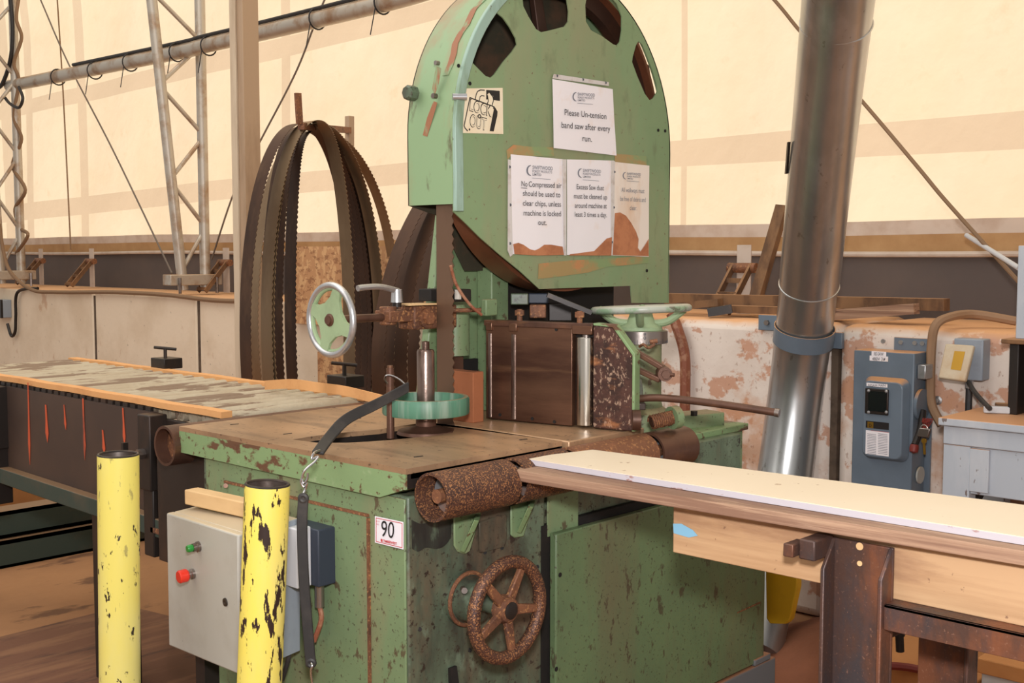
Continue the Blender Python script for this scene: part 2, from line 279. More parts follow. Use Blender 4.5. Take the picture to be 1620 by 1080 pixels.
    def build(s, name, mat, parent=None, bevel=0, angle=35, smooth=True, loc=None):
        me = bpy.data.meshes.new(name)
        if parent is not None:
            org = V(parent.get('_w', (0, 0, 0)))
        elif loc is not None: org = V(loc)
        else:
            zs = min(p.z for p in s.v); xs = [p.x for p in s.v]; ys = [p.y for p in s.v]
            org = V(((min(xs) + max(xs)) / 2, (min(ys) + max(ys)) / 2, zs))
        me.from_pydata([tuple(p - org) for p in s.v], [], s.f)
        bm = bmesh.new(); bm.from_mesh(me); bmesh.ops.recalc_face_normals(bm, faces=bm.faces); bm.to_mesh(me); bm.free()
        me.materials.append(mat if not isinstance(mat, str) else G[mat])
        if smooth:
            me.polygons.foreach_set('use_smooth', [True] * len(me.polygons)); me.set_sharp_from_angle(angle=math.radians(angle))
        o = bpy.data.objects.new(name, me); COL.objects.link(o)
        if parent is not None: o.parent = parent; o['_w'] = tuple(org)
        else: o.location = org; o['_w'] = tuple(org)
        if bevel:
            b = o.modifiers.new('bevel', 'BEVEL'); b.width = bevel; b.segments = 2; b.limit_method = 'ANGLE'; b.angle_limit = math.radians(40)
            b.harden_normals = False
        return o
def tag(o, label, cat=None, group=None, kind=None):
    o['label'] = label
    if cat: o['category'] = cat
    if group: o['group'] = group
    if kind: o['kind'] = kind
    return o
def thing(name, loc, label, cat, group=None):
    o = bpy.data.objects.new(name, None); COL.objects.link(o); o.location = loc; o['_w'] = tuple(loc); o.empty_display_size = .05
    return tag(o, label, cat, group)
def struct(o): o['kind'] = 'structure'; return o
def text(s_, pL, pR, h, nrm, mat, parent, name='lettering', off=.0012, bold=0.0, depth=.0004, slant=0):
    """one line of lettering whose baseline runs pL to pR; h = capital height"""
    cu = bpy.data.curves.new(name, 'FONT'); cu.body = s_; cu.size = h / .69; cu.extrude = 0; cu.offset = bold; cu.shear = slant; cu.resolution_u = 4
    t = bpy.data.objects.new('t', cu); COL.objects.link(t)
    dg = bpy.context.evaluated_depsgraph_get(); me = bpy.data.meshes.new_from_object(t.evaluated_get(dg)); bpy.data.objects.remove(t)
    xs = [v.co.x for v in me.vertices]; x0, x1 = min(xs), max(xs)
    pL, pR = V(pL), V(pR); r = pR - pL; L_ = r.length; r.normalize(); n_ = V(nrm).normalized(); up = n_.cross(r).normalized()
    b = B(); b.add([pL + r * ((v.co.x - x0) / (x1 - x0) * L_) + up * v.co.y + n_ * off for v in me.vertices], [tuple(p.vertices) for p in me.polygons])
    bpy.data.meshes.remove(me)
    me2 = bpy.data.meshes.new(name); org = V(parent.get('_w', (0, 0, 0))); me2.from_pydata([tuple(p - org) for p in b.v], [], b.f)
    me2.materials.append(G[mat]); o = bpy.data.objects.new(name, me2); COL.objects.link(o); o.parent = parent; o['_w'] = tuple(org)
    return o
def arc(c, u, v, r, a0, a1, n):
    return [V(c) + (V(u) * math.cos(a0 + (a1 - a0) * i / n) + V(v) * math.sin(a0 + (a1 - a0) * i / n)) * r for i in range(n + 1)]
def smoothpts(pts, n=6):
    pts = [V(p) for p in pts]; out = []
    for i in range(len(pts) - 1):
        p0 = pts[max(i - 1, 0)]; p1 = pts[i]; p2 = pts[i + 1]; p3 = pts[min(i + 2, len(pts) - 1)]
        for k in range(n):
            t = k / n; out.append(.5 * ((2 * p1) + (p2 - p0) * t + (2 * p0 - 5 * p1 + 4 * p2 - p3) * t * t + (3 * p1 - p0 - 3 * p2 + p3) * t ** 3))
    return out + [pts[-1]]
def spokes(b, c, axis, ref, R, n, a0, w0, w1, th, r0=0.0):
    u = V(ref).normalized(); d = V(axis).normalized(); v = d.cross(u)
    for k in range(n):
        a = a0 + 2 * math.pi * k / n; e = u * math.cos(a) + v * math.sin(a); t = d.cross(e)
        p0 = V(c) + e * r0; p1 = V(c) + e * R; h = d * th / 2
        b.hexa([p0 - t * w0 / 2 - h, p1 - t * w1 / 2 - h, p1 + t * w1 / 2 - h, p0 + t * w0 / 2 - h, p0 - t * w0 / 2 + h, p1 - t * w1 / 2 + h, p1 + t * w1 / 2 + h, p0 + t * w0 / 2 + h])
    return b
def hexbolt(b, p, n_, r=.008, h=.006): return b.lathe(p, n_, [(r, 0), (r, h)], 6)
# ================================================================ SETTING
XW = 4.0
struct(B().box((-3, -3, -.1), (9, 12, 0)).build('floor', 'floor', smooth=False, loc=(0, 0, 0)))
# tent wall: slightly bulging sheet, bottom to top, leaning inward high up
def fx(y, z): return 4.72 + .012 * math.sin(y * 2.3) + .01 * math.sin(y * 5.1 + z * 2) - max(0, z - 3.2) ** 2 * .12
def yz(u, v): p = PX(u, v, 4.70); return (p.y, p.z)
def curve_of(pts):
    q = sorted(yz(u, v) for u, v in pts)
    def f(y):
        if y <= q[0][0]: i = 0
        elif y >= q[-1][0]: i = len(q) - 2
        else: i = max(k for k in range(len(q) - 1) if q[k][0] <= y)
        t = (y - q[i][0]) / (q[i + 1][0] - q[i][0]); return q[i][1] + (q[i + 1][1] - q[i][1]) * t
    return f
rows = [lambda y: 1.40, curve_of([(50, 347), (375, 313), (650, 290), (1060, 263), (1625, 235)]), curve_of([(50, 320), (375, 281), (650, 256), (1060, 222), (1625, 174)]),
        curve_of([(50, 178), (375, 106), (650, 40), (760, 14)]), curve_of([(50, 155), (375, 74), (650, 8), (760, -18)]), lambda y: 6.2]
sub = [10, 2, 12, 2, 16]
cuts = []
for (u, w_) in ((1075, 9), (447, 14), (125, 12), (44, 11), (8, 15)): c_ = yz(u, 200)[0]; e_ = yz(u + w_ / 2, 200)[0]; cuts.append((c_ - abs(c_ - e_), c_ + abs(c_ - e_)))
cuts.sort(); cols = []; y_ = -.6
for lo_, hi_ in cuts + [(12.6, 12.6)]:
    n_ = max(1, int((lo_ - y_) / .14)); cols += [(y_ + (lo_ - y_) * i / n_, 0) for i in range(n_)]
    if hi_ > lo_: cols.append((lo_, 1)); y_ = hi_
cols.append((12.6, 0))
zf = []
for k in range(5): zf += [(k, i / sub[k]) for i in range(sub[k])]
zf.append((4, 1.0))
vs = []
for y, _m in cols:
    for k, t in zf:
        z = rows[k](y) * (1 - t) + rows[k + 1](y) * t; z = min(max(z, 1.40), 6.2); vs.append((fx(y, z), y, z))
m_ = len(zf); b = B(); b.add(vs, [(i * m_ + j, (i + 1) * m_ + j, (i + 1) * m_ + j + 1, i * m_ + j + 1) for i in range(len(cols) - 1) for j in range(m_ - 1)])
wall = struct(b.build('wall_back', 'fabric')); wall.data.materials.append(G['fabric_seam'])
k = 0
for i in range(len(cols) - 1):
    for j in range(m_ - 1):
        if cols[i][1] or zf[j][0] in (1, 3): wall.data.polygons[k].material_index = 1  # the two long rows imitate shadows of beams outside
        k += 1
# hem and skirt at the foot of the tent
def strip(name, z0, z1, x, mat, amp=.0, th=.012):
    b = B(); n = 60; vs = []
    for i in range(n + 1):
        y = -.6 + 13.2 * i / n; sg = amp * math.sin(y * 1.7) + amp * .5 * math.sin(y * 4.1)
        for (dx, zz) in ((0, z0), (0, z1), (th, z1), (th, z0)): vs.append((x + dx + sg, y, zz + sg * .6))
    fs = []
    for i in range(n):
        for k in range(4): q = (k + 1) % 4; fs.append((i * 4 + k, i * 4 + q, (i + 1) * 4 + q, (i + 1) * 4 + k))
    fs += [(0, 1, 2, 3), (n * 4 + 3, n * 4 + 2, n * 4 + 1, n * 4)]
    b.add(vs, fs); return struct(b.build(name, mat))
strip('trim_10', 1.475, 1.535, 4.66, 'hem', .006); strip('trim_11', 1.405, 1.476, 4.645, 'hem_dark', .006)
b = B(); b.tube([(4.63 + .006 * math.sin(y * .17), -.6 + y * .22, 1.40 + .006 * math.sin(y * .37)) for y in range(60)], .012, 8); struct(b.build('trim_12', 'hem'))
strip('trim_13', 1.0, 1.402, 4.655, 'skirt', .008)
# concrete blocks: each its own thing
ys = [9.36, 7.79, 6.45, 4.95, 3.45, 2.10, .62, -.6]
names = ['pale concrete block of the wall, at the far left edge', 'pale concrete block behind the roller conveyor, right of the first dark joint',
 'pale concrete block directly behind the left of the hanging saw blades', 'concrete block behind the chipboard and hanging saw blades', 'concrete block hidden mostly behind the band saw column',
 'rust-streaked white concrete block left of the galvanised duct', 'orange-dusted concrete block carrying the grey disconnect switch']
ys = [10.9] + ys[1:]
for i in range(7):
    a, c = ys[i + 1] + .014, ys[i] - .014; b = B(); b.box((XW, a, 0), (XW + .72, c, 1.125 + (.01 if i > 3 else 0)))
    o = b.build('concrete_block', 'concrete' if i < 4 else 'concrete_red', bevel=.016 if i < 4 else .04)
    tag(o, names[i], 'concrete block', 'concrete blocks along the tent wall')
for i in range(1, 7):
    struct(B().box((XW + .006, ys[i] - .0139, 0), (XW + .70, ys[i] + .0139, 1.10)).build('trim_%d' % (13 + i), 'mortar'))  # dark strips added in the open joints to imitate their shade
# ================================================================ TENT FRAME
def truss(y, pin, pout, topin, label):
    a = PY(*pin, y); c = PY(*pout, y); a2 = PY(*topin, y); a.z = c.z = 1.16
    t = thing('lattice_truss', (a.x, y, 1.135), label, 'truss', 'lattice trusses holding the tent')
    sl = (a2 - a) / (a2.z - a.z); top = a + sl * 2.6
    cz = lambda z: c + V((0, 0, z)) + V((-.0, 0, 0)) * z
    B().cyl(a, top, .034).build('inner_chord', 'galv_tube', t); B().cyl(c, cz(2.6), .034).build('outer_chord', 'galv_tube', t)
    k = 0; z = .12; side = 0
    while z < 2.4:
        p = (a + sl * z) if side == 0 else cz(z); z2 = z + .27; q = cz(z2) if side == 0 else (a + sl * z2)
        B().cyl(p, q, .014, n=10).build('brace', 'galv_tube', t); z = z2 + .03; side = 1 - side
    B().box((a.x - .12, y - .05, 1.19), (c.x + .1, y + .05, 1.26)).build('foot_clamp', 'galv_tube', t, .005)
    [B().cyl((q, y - .06, 1.137), (q, y - .06, 1.24), .01, n=8).build('stud_bolt', 'steel', t) for q in (a.x - .06, c.x + .05)]
    return t
truss(6.8, (290, 460), (325, 460), (240, 0), 'leaning lattice truss of silver tubes standing just left of the square post')
truss(9.25, (2, 440), (34, 440), (-28, 0), 'lattice truss wrapped with rope and cable at the far left edge')
t = thing('purlin_pipe', (4.2, 6.5, 2.70), 'long galvanised pipe running high across the tent wall', 'pipe')
pl = [PX(15, 136, 4.16), PX(120, 115, 4.16), PX(285, 82, 4.17), PX(325, 72, 4.16), PX(430, 48, 4.15), PX(620, 2, 4.15), PX(760, -36, 4.15), V((4.15, 2.2, 2.72)), V((4.15, .2, 2.72))]
B().tube(smoothpts(pl, 5), .047, 14).build('pipe_tube', 'galv_tube', t)
B().tube(smoothpts([p + V((-.02, 0, .055)) for p in pl[1:]], 5), .012, 8).build('cable', 'rubber', t)
for u, v in ((92, 122), (150, 112), (206, 99), (280, 83), (330, 73), (502, 30), (605, 5)):
    p = PX(u, v, 4.15); B().torus(p, (0, 1, 0), .058, .005, 20, 6).add([], []).cyl(p + V((-.05, 0, -.03)), p + V((-.06, .03, -.17)), .003, n=6).build('cable_tie', 'rubber', t)
def cable(name, pts, r, mat, label, n=6): return tag(B().tube(smoothpts(pts, 8), r, 8).build(name, mat), label, 'cable')
cable('bracing_cable', [PX(-10, -170, 4.4), PX(60, -10, 4.4), PX(108, 100, 4.4), PX(180, 240, 4.35), PX(272, 432, 4.2)], .006, 'wire', 'thin steel bracing cable slanting down to the foot of the left lattice truss')
cable('bracing_cable', [PX(600, -160, 4.5), PX(518, -10, 4.45), PX(470, 110, 4.45), PX(416, 215, 4.45), PX(372, 300, 4.45), PX(335, 410, 4.45)], .006, 'wire', 'thin steel bracing cable passing behind the square post')
cable('bracing_cable', [PX(90, -10, 4.5), PX(100, 150, 4.52), PX(112, 395, 4.55)], .006, 'rope', 'thin vertical cord hanging against the tent at far left')
cable('bracing_cable', [PX(1080, -160, 4.5), PX(1218, -8, 4.4), PX(1268, 52, 4.4), PX(1362, 158, 4.36), PX(1450, 262, 4.3), PX(1500, 322, 4.26), PX(1612, 446, 4.2)], .008, 'rope', 'dusty bracing cable slanting down behind the duct to the right edge')
tag(B().cyl(PX(1529, 372, 4.3), PX(1612, 424, 4.1), .009).build('white_rod', 'white_paint'), 'short white rod crossing the bracing cable near the right edge', 'rod')
t = thing('square_post', (3.8, 5.5, 0), 'tall square weathered post between truss and hanging blades', 'post')
pp = PX(392, 300, 3.72); hh = .052
t.location = (pp.x, pp.y, 0); t['_w'] = (pp.x, pp.y, 0)
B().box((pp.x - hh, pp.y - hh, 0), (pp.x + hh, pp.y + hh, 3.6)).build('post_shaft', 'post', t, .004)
B().box((pp.x - hh - .012, pp.y + .0, 0), (pp.x - hh, pp.y + hh + .002, 3.6)).build('edge_strip', 'post_face', t, .002)  # paler strip paints the lit side of the post
cable('power_cable', [PX(-5, 330, 3.97), PX(6, 400, 3.97), PX(18, 432, 3.97), PX(50, 458, 3.96), PX(90, 462, 3.97), PX(180, 462, 3.975), PX(260, 466, 3.975), PX(330, 474, 3.975), PX(380, 476, 3.975), PX(432, 474, 3.975)], .014, 'rope', 'dusty brown cable lying along the top of the left concrete blocks')
cable('black_cable', [PX(16, -10, 4.1), PX(20, 50, 4.1), PX(16, 96, 4.1), PX(4, 132, 4.1), PX(-6, 140, 4.1)], .016, 'rubber', 'thick black cable running down the far left truss to the pipe end')
cable('black_cable', [PX(30, 138, 4.08), PX(36, 155, 4.05), PX(30, 170, 4.05), PX(16, 164, 4.05), PX(6, 152, 4.08)], .012, 'rubber', 'black cable loop hanging below the pipe end at far left')
cable('wrapped_rope', [PX(30, -5, 4.15), PX(26, 30, 4.12), PX(34, 60, 4.15), PX(22, 100, 4.12), PX(30, 128, 4.15), PX(22, 185, 4.12), PX(34, 220, 4.15), PX(20, 262, 4.12), PX(40, 300, 4.12), PX(24, 330, 4.12), PX(32, 360, 4.15), PX(44, 372, 4.1), PX(26, 400, 4.12)], .014, 'rope', 'dusty brown rope wound down the far left lattice truss')
cable('conduit_loop', [PX(60, 456, 4.0), PX(28, 462, 3.97), PX(25, 500, 3.97), PX(24, 524, 3.97), PX(18, 531, 3.97), PX(12, 512, 3.97)], .012, 'black', 'dark conduit bending down the block to the small grey box at far left')
t = thing('junction_box', PX(10, 500, 3.95), 'small grey junction box on the block at the far left edge', 'electrical box')
c = PX(8, 488, 3.97); B().box((3.93, c.y - .05, c.z - .07), (4.0, c.y + .14, c.z + .07)).build('box_body', 'blue_grey', t, .004)
c2 = PX(14, 488, 3.9); B().box((3.915, c.y - .052, c.z - .072), (3.932, c.y + .03, c.z + .072)).build('box_lid', 'black', t, .003)
# ratchet winches on the block top
def winch(u, v, lab, sx=1):
    p = PX(u, v, 4.4); p.z = 1.135; t = thing('ratchet_winch', p, lab, 'winch', 'ratchet winches tensioning the tent')
    if p.y < 3.2: t.location.z = 1.135
    q = p + V((0, 0, 0)); e = V((-.22, 0, .0))
    for dy in (-.045, .045): B().bar(q + V((-.16, dy, .012)), q + V((.02, dy, .21)), .012, .03).build('side_cheek', 'wood_dark', t)
    bb = B(); [bb.bar(q + V((-.16 + .06 * k, -.045, .03 + .058 * k)), q + V((-.16 + .06 * k, .045, .03 + .058 * k)), .014, .02) for k in range(4)]; bb.build('cross_bars', 'wood_dark', t)
    B().cyl(q + V((.02, -.07, .20)), q + V((.02, .07, .20)), .022).build('ratchet_drum', 'rust', t)
    B().box(q + V((.03, -.035, .0)), q + V((.035, .035, .30))).build('webbing_strap', 'hem', t)
    return t
winch(1170, 470, 'rusty ratchet winch with a strap on the block behind the band saw, right side')
winch(140, 452, 'rusty ratchet winch on the blocks left of the lattice truss')
winch(352, 458, 'rusty ratchet winch with rope beside the foot of the leaning truss')
winch(60, 450, 'rusty ratchet winch by the far left truss foot')
# scrap lying on the right-hand block top
tag(B().bar(PX(1056, 472, 4.25), PX(1498, 482, 4.22), .05, .045).build('steel_angle_bar', 'wood_dark'), 'long dark steel bar lying along the dusty block top behind the duct', 'steel bar')
tag(B().bar(PX(1056, 486, 4.12), PX(1140, 478, 4.14), .05, .03).build('steel_offcut', 'wood_dark'), 'short flat steel offcut lying by the edge of the green hood', 'steel bar')
tag(B().bar(PX(1120, 494, 4.05), PX(1158, 488, 4.1), .05, .035).build('square_tube_offcut', 'black'), 'short black square tube offcut on the block top', 'steel bar')
tag(B().bar(PX(1145, 488, 4.18), PX(1330, 494, 4.18), .05, .03).build('timber_offcut', 'wood_dark'), 'dusty timber offcut lying under the long steel bar left of the duct', 'timber')
tag(B().bar(PX(1318, 498, 4.15), PX(1450, 488, 4.15), .05, .04).build('timber_offcut', 'ply'), 'pale timber offcut on the block top right of the duct', 'timber')
tag(B().bar(PX(1190, 492, 4.3), PX(1238, 326, 4.45), .05, .035, (1, 0, 0)).build('leaning_stick', 'wood_dark'), 'brown wooden stick leaning against the tent left of the duct', 'timber')
# ================================================================ SPARE BLADES
bladelabels = {0: ['dark spare saw blade loop, outermost left of the hanging bundle', 'spare saw blade loop second from the left of the hanging bundle', 'pale spare saw blade loop whose bright right leg hangs innermost', 'dark spare saw blade loop with the rightmost of the left legs, by the gap', 'spare saw blade loop whose pale right leg swings furthest right', 'brown spare saw blade loop in the middle of the left legs', 'tan spare saw blade loop with broad right leg second from the outside'],
 1: ['dark spare saw blade loop just left of the band saw hood', 'dark spare saw blade loop hanging second behind the green hood edge', 'brown spare saw blade loop hanging third from the left behind the hood', 'brown spare saw blade loop hanging nearest the running blade']}
def loop_blade(xl, xr, xa, ztop, zbot, y, wd, mat, label, grp, tilt=0, power=.92):
    pts = []; n = 420; h = ztop - zbot
    for i in range(n):
        a = 2 * math.pi * i / n; z = (ztop + zbot) / 2 + h / 2 * math.cos(a)
        s_ = math.sin(a); s_ = math.copysign(abs(s_) ** power, s_)
        k = (1 + math.cos(a)) / 2; xm = (xl + xr) / 2 * (1 - k ** 6) + xa * k ** 6
        pts.append(V((xm + (xr - xl) / 2 * s_, y + tilt * s_, z)))
    o = B().ribbon(pts, (0, -1, 0), wd, .0018, closed=True, teeth=.008).build('spare_saw_blade', mat, smooth=False)
    return tag(o, label, 'saw blade', grp)
Yb = 4.38
def bx(u, v=500, y=Yb): return PY(u, v, y).x
for i, (l, r, a, zt, w_, m, dy, zb, ti) in enumerate([
    (388, 562, 478, 2.005, .085, 'blade', 0, .05, .0), (412, 600, 486, 2.0, .08, 'blade', .04, .08, .05), (428, 546, 496, 2.012, .085, 'blade_bright', -.07, .1, -.03),
    (456, 584, 492, 1.985, .085, 'blade', .09, .07, .02), (402, 628, 504, 1.995, .07, 'blade_bright', .13, .12, .0), (440, 574, 488, 1.99, .075, 'blade', .06, .09, .0), (420, 606, 500, 2.008, .08, 'blade_bright', -.02, .11, .03)]):
    y = Yb + dy; loop_blade(bx(l, 560, y), bx(r, 560, y), bx(a, 200, y), zt - .018, zb, y, w_ * .95, G[m], bladelabels[0][i], 'spare blades hanging in the left bundle', ti)
for i, (l, r, a, w_, dy) in enumerate([(598, 905, 762, .075, 0), (614, 912, 770, .07, .045), (634, 918, 778, .07, -.045), (654, 924, 786, .065, .085)]):
    y = 3.5 + dy; loop_blade(bx(l, 640, y), bx(r, 600, y), bx(a, 260, y), 1.86, .04, y, w_, G['blade'], bladelabels[1][i], 'spare blades hanging behind the hood', 0, 1.45)
t = thing('blade_rack', (bx(510), Yb + .2, 1.9), 'rusty steel hanger bar with two uprights carrying the spare blades', 'rack')
py = Yb
a_ = PY(476, 198, py + .0); c_ = PY(552, 200, py + .35)
B().bar(PY(476, 196, py - .1) + V((0, 0, -.01)), PY(552, 206, py + .4), .03, .03).build('hanger_bar', 'rust', t)
B().bar(PY(474, 196, py - .1), PY(471, 147, py - .1), .03, .014, (0, 1, 0)).build('upright_stop', 'rust', t)
B().bar(PY(553, 640, py + .4), PY(553, 184, py + .4), .034, .034, (0, 1, 0)).build('rear_post', 'post', t)
# chipboards behind the blades
t = PX(455, 390, 3.93)
for (u0, v0, u1, v1, lab, x) in ((458, 390, 632, 522, 'chipboard panel fixed to the wall behind the hanging blades', 3.93), (505, 556, 610, 655, 'smaller chipboard panel low behind the blades', 3.9)):
    a = PX(u0, v0, x); c = PX(u1, v1, x); zz = c.z
    tag(B().box((x - .012, c.y, zz), (x, a.y, a.z)).build('chipboard_panel', 'osb'), lab, 'board')
a = PX(372, 512, 3.99); c = PX(382, 545, 3.99)
tag(B().box((3.99, c.y, c.z), (4.0, a.y, a.z)).build('white_card', 'white_paint'), 'small white card at the left edge of the hanging blades', 'card')
# ================================================================ CONVEYOR
CX0, CX1, CY0, CY1 = 1.84, 2.33, 2.81, 4.76
t = thing('roller_conveyor', (2.08, 3.7, 0), 'long roller conveyor caked with sawdust feeding the band saw from the left', 'conveyor')
n = 27
for k in range(n):
    y = CY0 + .05 + k * (CY1 - CY0 - .08) / (n - 1)
    B().cyl((CX0 + .0, y, .925), (CX1 - .0, y, .925), .0265, n=16).build('roller', 'roller', t)
def rail(x, w_, y0, y1, nm):
    b = B(); pts = [V((x, y0 + (y1 - y0) * i / 24, .948 + .0012 * math.sin(i * 1.3))) for i in range(25)]
    b.ribbon(pts, (1, 0, 0), w_, .018); return b.build(nm, 'rail_wood', t)
rail(CX0 - .012, .036, CY0 - .0, CY1, 'near_rail'); rail(CX1 + .012, .04, CY0, CY1, 'far_rail')
tag(B().ribbon(smoothpts([PZ(420, 609, .97), PZ(462, 607, .99), PZ(500, 612, .99), PZ(545, 618, .975), PZ(606, 633, .965)], 6), (0, 0, 1), .03, .006).build('bent_wood_strip', 'rail_wood'), 'bent orange wooden strip curving off the far rail of the conveyor', 'wood strip')
sp = B().box((CX0 - .04, 3.16, .60), (CX0 - .028, CY1, .925)).build('side_plate', 'conv_plate', t)
B().box((CX0 - .035, 2.93, .58), (CX0 - .02, 3.16, .91)).build('end_plate', 'black', t, .003)
B().box((CX1, CY0, .78), (CX1 + .03, CY1, .93)).build('far_plate', 'conv_plate', t)
B().box((CX0 - .02, CY1 - .01, .62), (CX1, CY1 + .005, .92)).build('end_panel', 'conv_plate', t)
for (u, v0, v1, w_) in ((44, 605, 735, 3.5), (72, 640, 700, 5), (101, 640, 680, 3), (131, 630, 728, 4), (162, 680, 718, 4), (194, 645, 705, 3.5)):
    a = PX(u, v0, CX0 - .042); c = PX(u + 3, v1, CX0 - .042); hw = w_ * .0042
    B().prism([a + V((0, hw * .25, 0)), (a * .6 + c * .4) + V((0, hw * .3, 0)), (a * .25 + c * .75) + V((0, hw * .6, 0)), c, (a * .25 + c * .75) + V((0, -hw * .5, 0)), (a * .6 + c * .4) + V((0, -hw * .3, 0)), a + V((0, -hw * .2, 0))], (.001, 0, 0)).build('paint_streak', 'streak', sp)
# slotted black strip under the near rail
b = B()
for k in range(34): yy = 3.18 + k * .046; b.box((CX0 - .036, yy, .925), (CX0 - .026, yy + .03, .937))
b.build('slot_strip', 'black', t)
for y in (3.13, 4.2): 
    lg = B().box((CX0 - .09, y - .035, .70), (CX0 - .03, y + .035, .925)).box((CX0 - .08, y - .028, .5), (CX0 - .025, y + .028, .71)).build('clamp_post', 'black', t, .004)
    hd = B().cyl((CX0 - .09, y, .81), (CX0 - .15, y, .81), .008, n=10).bar((CX0 - .15, y, .77), (CX0 - .15, y, .85), .012, .016, (1, 0, 0)).build('clamp_handle', 'black', lg)
    B().cyl((CX0 - .09, y, .81), (CX0 - .11, y, .81), .016, n=6).build('clamp_nut', 'steel', lg)
# lower frame, legs
B().bar((CX0 - .05, 2.85, .585), (CX0 - .05, CY1, .615), .05, .055).build('frame_rail', 'green_dark', t, .003)
B().box((CX0 - .03, 2.85, .575), (CX0 + .2, CY1, .60)).build('bottom_tray', 'rust', t)
B().box((1.785, 3.26, 0), (1.80, 3.53, .58)).build('leg', 'black', t, .003)
B().box((CX1 - .05, 3.40, 0), (CX1, 3.45, .78)).build('leg', 'black', t, .003)
B().box((CX0 - .05, 4.62, 0), (CX0 + .02, 4.70, .58)).build('leg', 'black', t, .003)
B().cyl((1.86, 2.98, .575), (1.86, 2.98, .42), .05, .042).build('drop_pipe', 'grey_plinth', t)
B().box((1.76, 2.94, .575), (1.93, 3.12, .59)).build('pipe_flange', 'rust', t)
for (u, v, lab, s_) in ((262, 582, 'far', 1.0), (545, 612, 'near', .8)):
    p = PZ(u, v, .955); lg = B().box((p.x - .035, p.y - .05, .955), (p.x + .045, p.y + .05, .995)).build('stop_block', 'black', t, .003)
    B().cyl((p.x, p.y, .995), (p.x, p.y, 1.03), .007, n=8).cyl((p.x - .03, p.y + .03, 1.036), (p.x + .03, p.y - .03, 1.028), .006, n=8).build('tee_handle', 'black', lg)
# dark green beams on the floor beyond the conveyor
for (z0, z1, yy, lab) in ((0, .12, 5.15, 'dark green steel beam lying on the floor beyond the conveyor, lower of two'), (.125, .24, 5.2, 'dark green steel beam lying upper of two beyond the conveyor')):
    b = B(); x0, x1 = 1.7, 3.3
    b.box((x0, yy, z0), (x1, yy + .14, z0 + .014)).box((x0, yy, z1 - .014), (x1, yy + .14, z1)).box((x0, yy + .0, z0), (x1, yy + .02, z1))
    tag(b.build('steel_beam', 'green_dark'), lab, 'steel beam', 'dark green steel beams')
tag(B().box((1.5, 5.5, 0), (3.4, 6.3, .30)).build('low_platform', 'orange_ply', bevel=.01), 'low sawdust-covered platform under the far end of the conveyor', 'platform')
c = PZ(200, 957, .025); a = PZ(0, 1007, .025); d_ = PZ(264, 973, .025)
e1 = (a - c).normalized(); e2 = (d_ - c).normalized()
tag(B().prism([c, c + e1 * 1.9, c + e1 * 1.9 + e2 * 3.4, c + e2 * 2.6], (0, 0, -.024)).build('floor_panel', 'floor_ply', loc=(c.x, c.y, 0)), 'large brown plywood sheet on the floor below the yellow bollards', 'plywood sheet')
# ================================================================ BAND SAW
saw = thing('band_saw', (2.3, 2.2, 0), 'large green vertical band resaw with arched wheel guard, the main machine', 'band saw')
FY = 1.832; LX = 1.632; TZ = .95
B().box((1.60, 1.80, 0), (3.10, 2.72, .17)).build('plinth', 'grey_plinth', saw, .006)
b = B().box((LX, FY, .17), (2.07, 2.62, .885)).box((2.07, FY + .07, .17), (3.0, 2.62, .885)); cab = b.build('cabinet', 'green_dirty', saw, .005)
# left side skin is cleaner green paint
sk = B().box((LX - .006, FY + .004, .18), (LX, 2.60, .88)).build('side_skin', 'green', saw, .002)
pa = PX(583, 815, LX - .008); pb = PX(356, 764, LX - .008)
B().prism([(LX - .006, pa.y, .22), (LX - .006, pb.y, .22), (LX - .006, pb.y, pa.z), (LX - .006, pa.y + .012, pa.z), (LX - .006, pa.y, pa.z - .012)], (-.004, 0, 0)).build('access_panel', 'green', sk, .002)
bb = B().bar((LX - .008, pa.y, .22), (LX - .008, pa.y, pa.z - .006), .006, .008, (1, 0, 0)).bar((LX - .008, pa.y, pa.z), (LX - .008, pb.y, pa.z), .006, .008, (1, 0, 0)); bb.build('rusty_seam', 'rust', sk)
B().cyl(PX(357, 768, LX - .006), PX(357, 768, LX - .016), .006, n=8).build('panel_screw', 'brown_steel', sk)
# door on the front
dl = PY(880, 845, 1.806); dr = PY(1205, 900, 1.806)
B().prism([(dl.x, 1.806, .175), (3.04, 1.806, .175), (3.04, 1.806, dl.z), (dl.x, 1.806, dl.z)], (0, .022, 0)).build('door_panel', 'door', saw, .004)
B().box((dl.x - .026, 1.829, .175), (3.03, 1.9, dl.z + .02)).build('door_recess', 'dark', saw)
B().box((dl.x - .026, FY + .01, dl.z + .02), (2.95, 1.9, .87)).build('upper_rail', 'green_dirty', saw, .003)
bb = B(); [bb.cyl(PY(u, v, 1.8055), PY(u, v, 1.8055) + V((0, -.0008, 0)), .006, n=10) for u, v in ((886, 909), (880, 1058))]; bb.build('door_holes', 'dark', saw)
B().prism([PY(1166, 968, 1.8055), PY(1203, 951, 1.8055), PY(1203, 954, 1.8055), PY(1166, 970, 1.8055)], (0, -.0006, 0)).build('door_scratch', 'rust', saw)
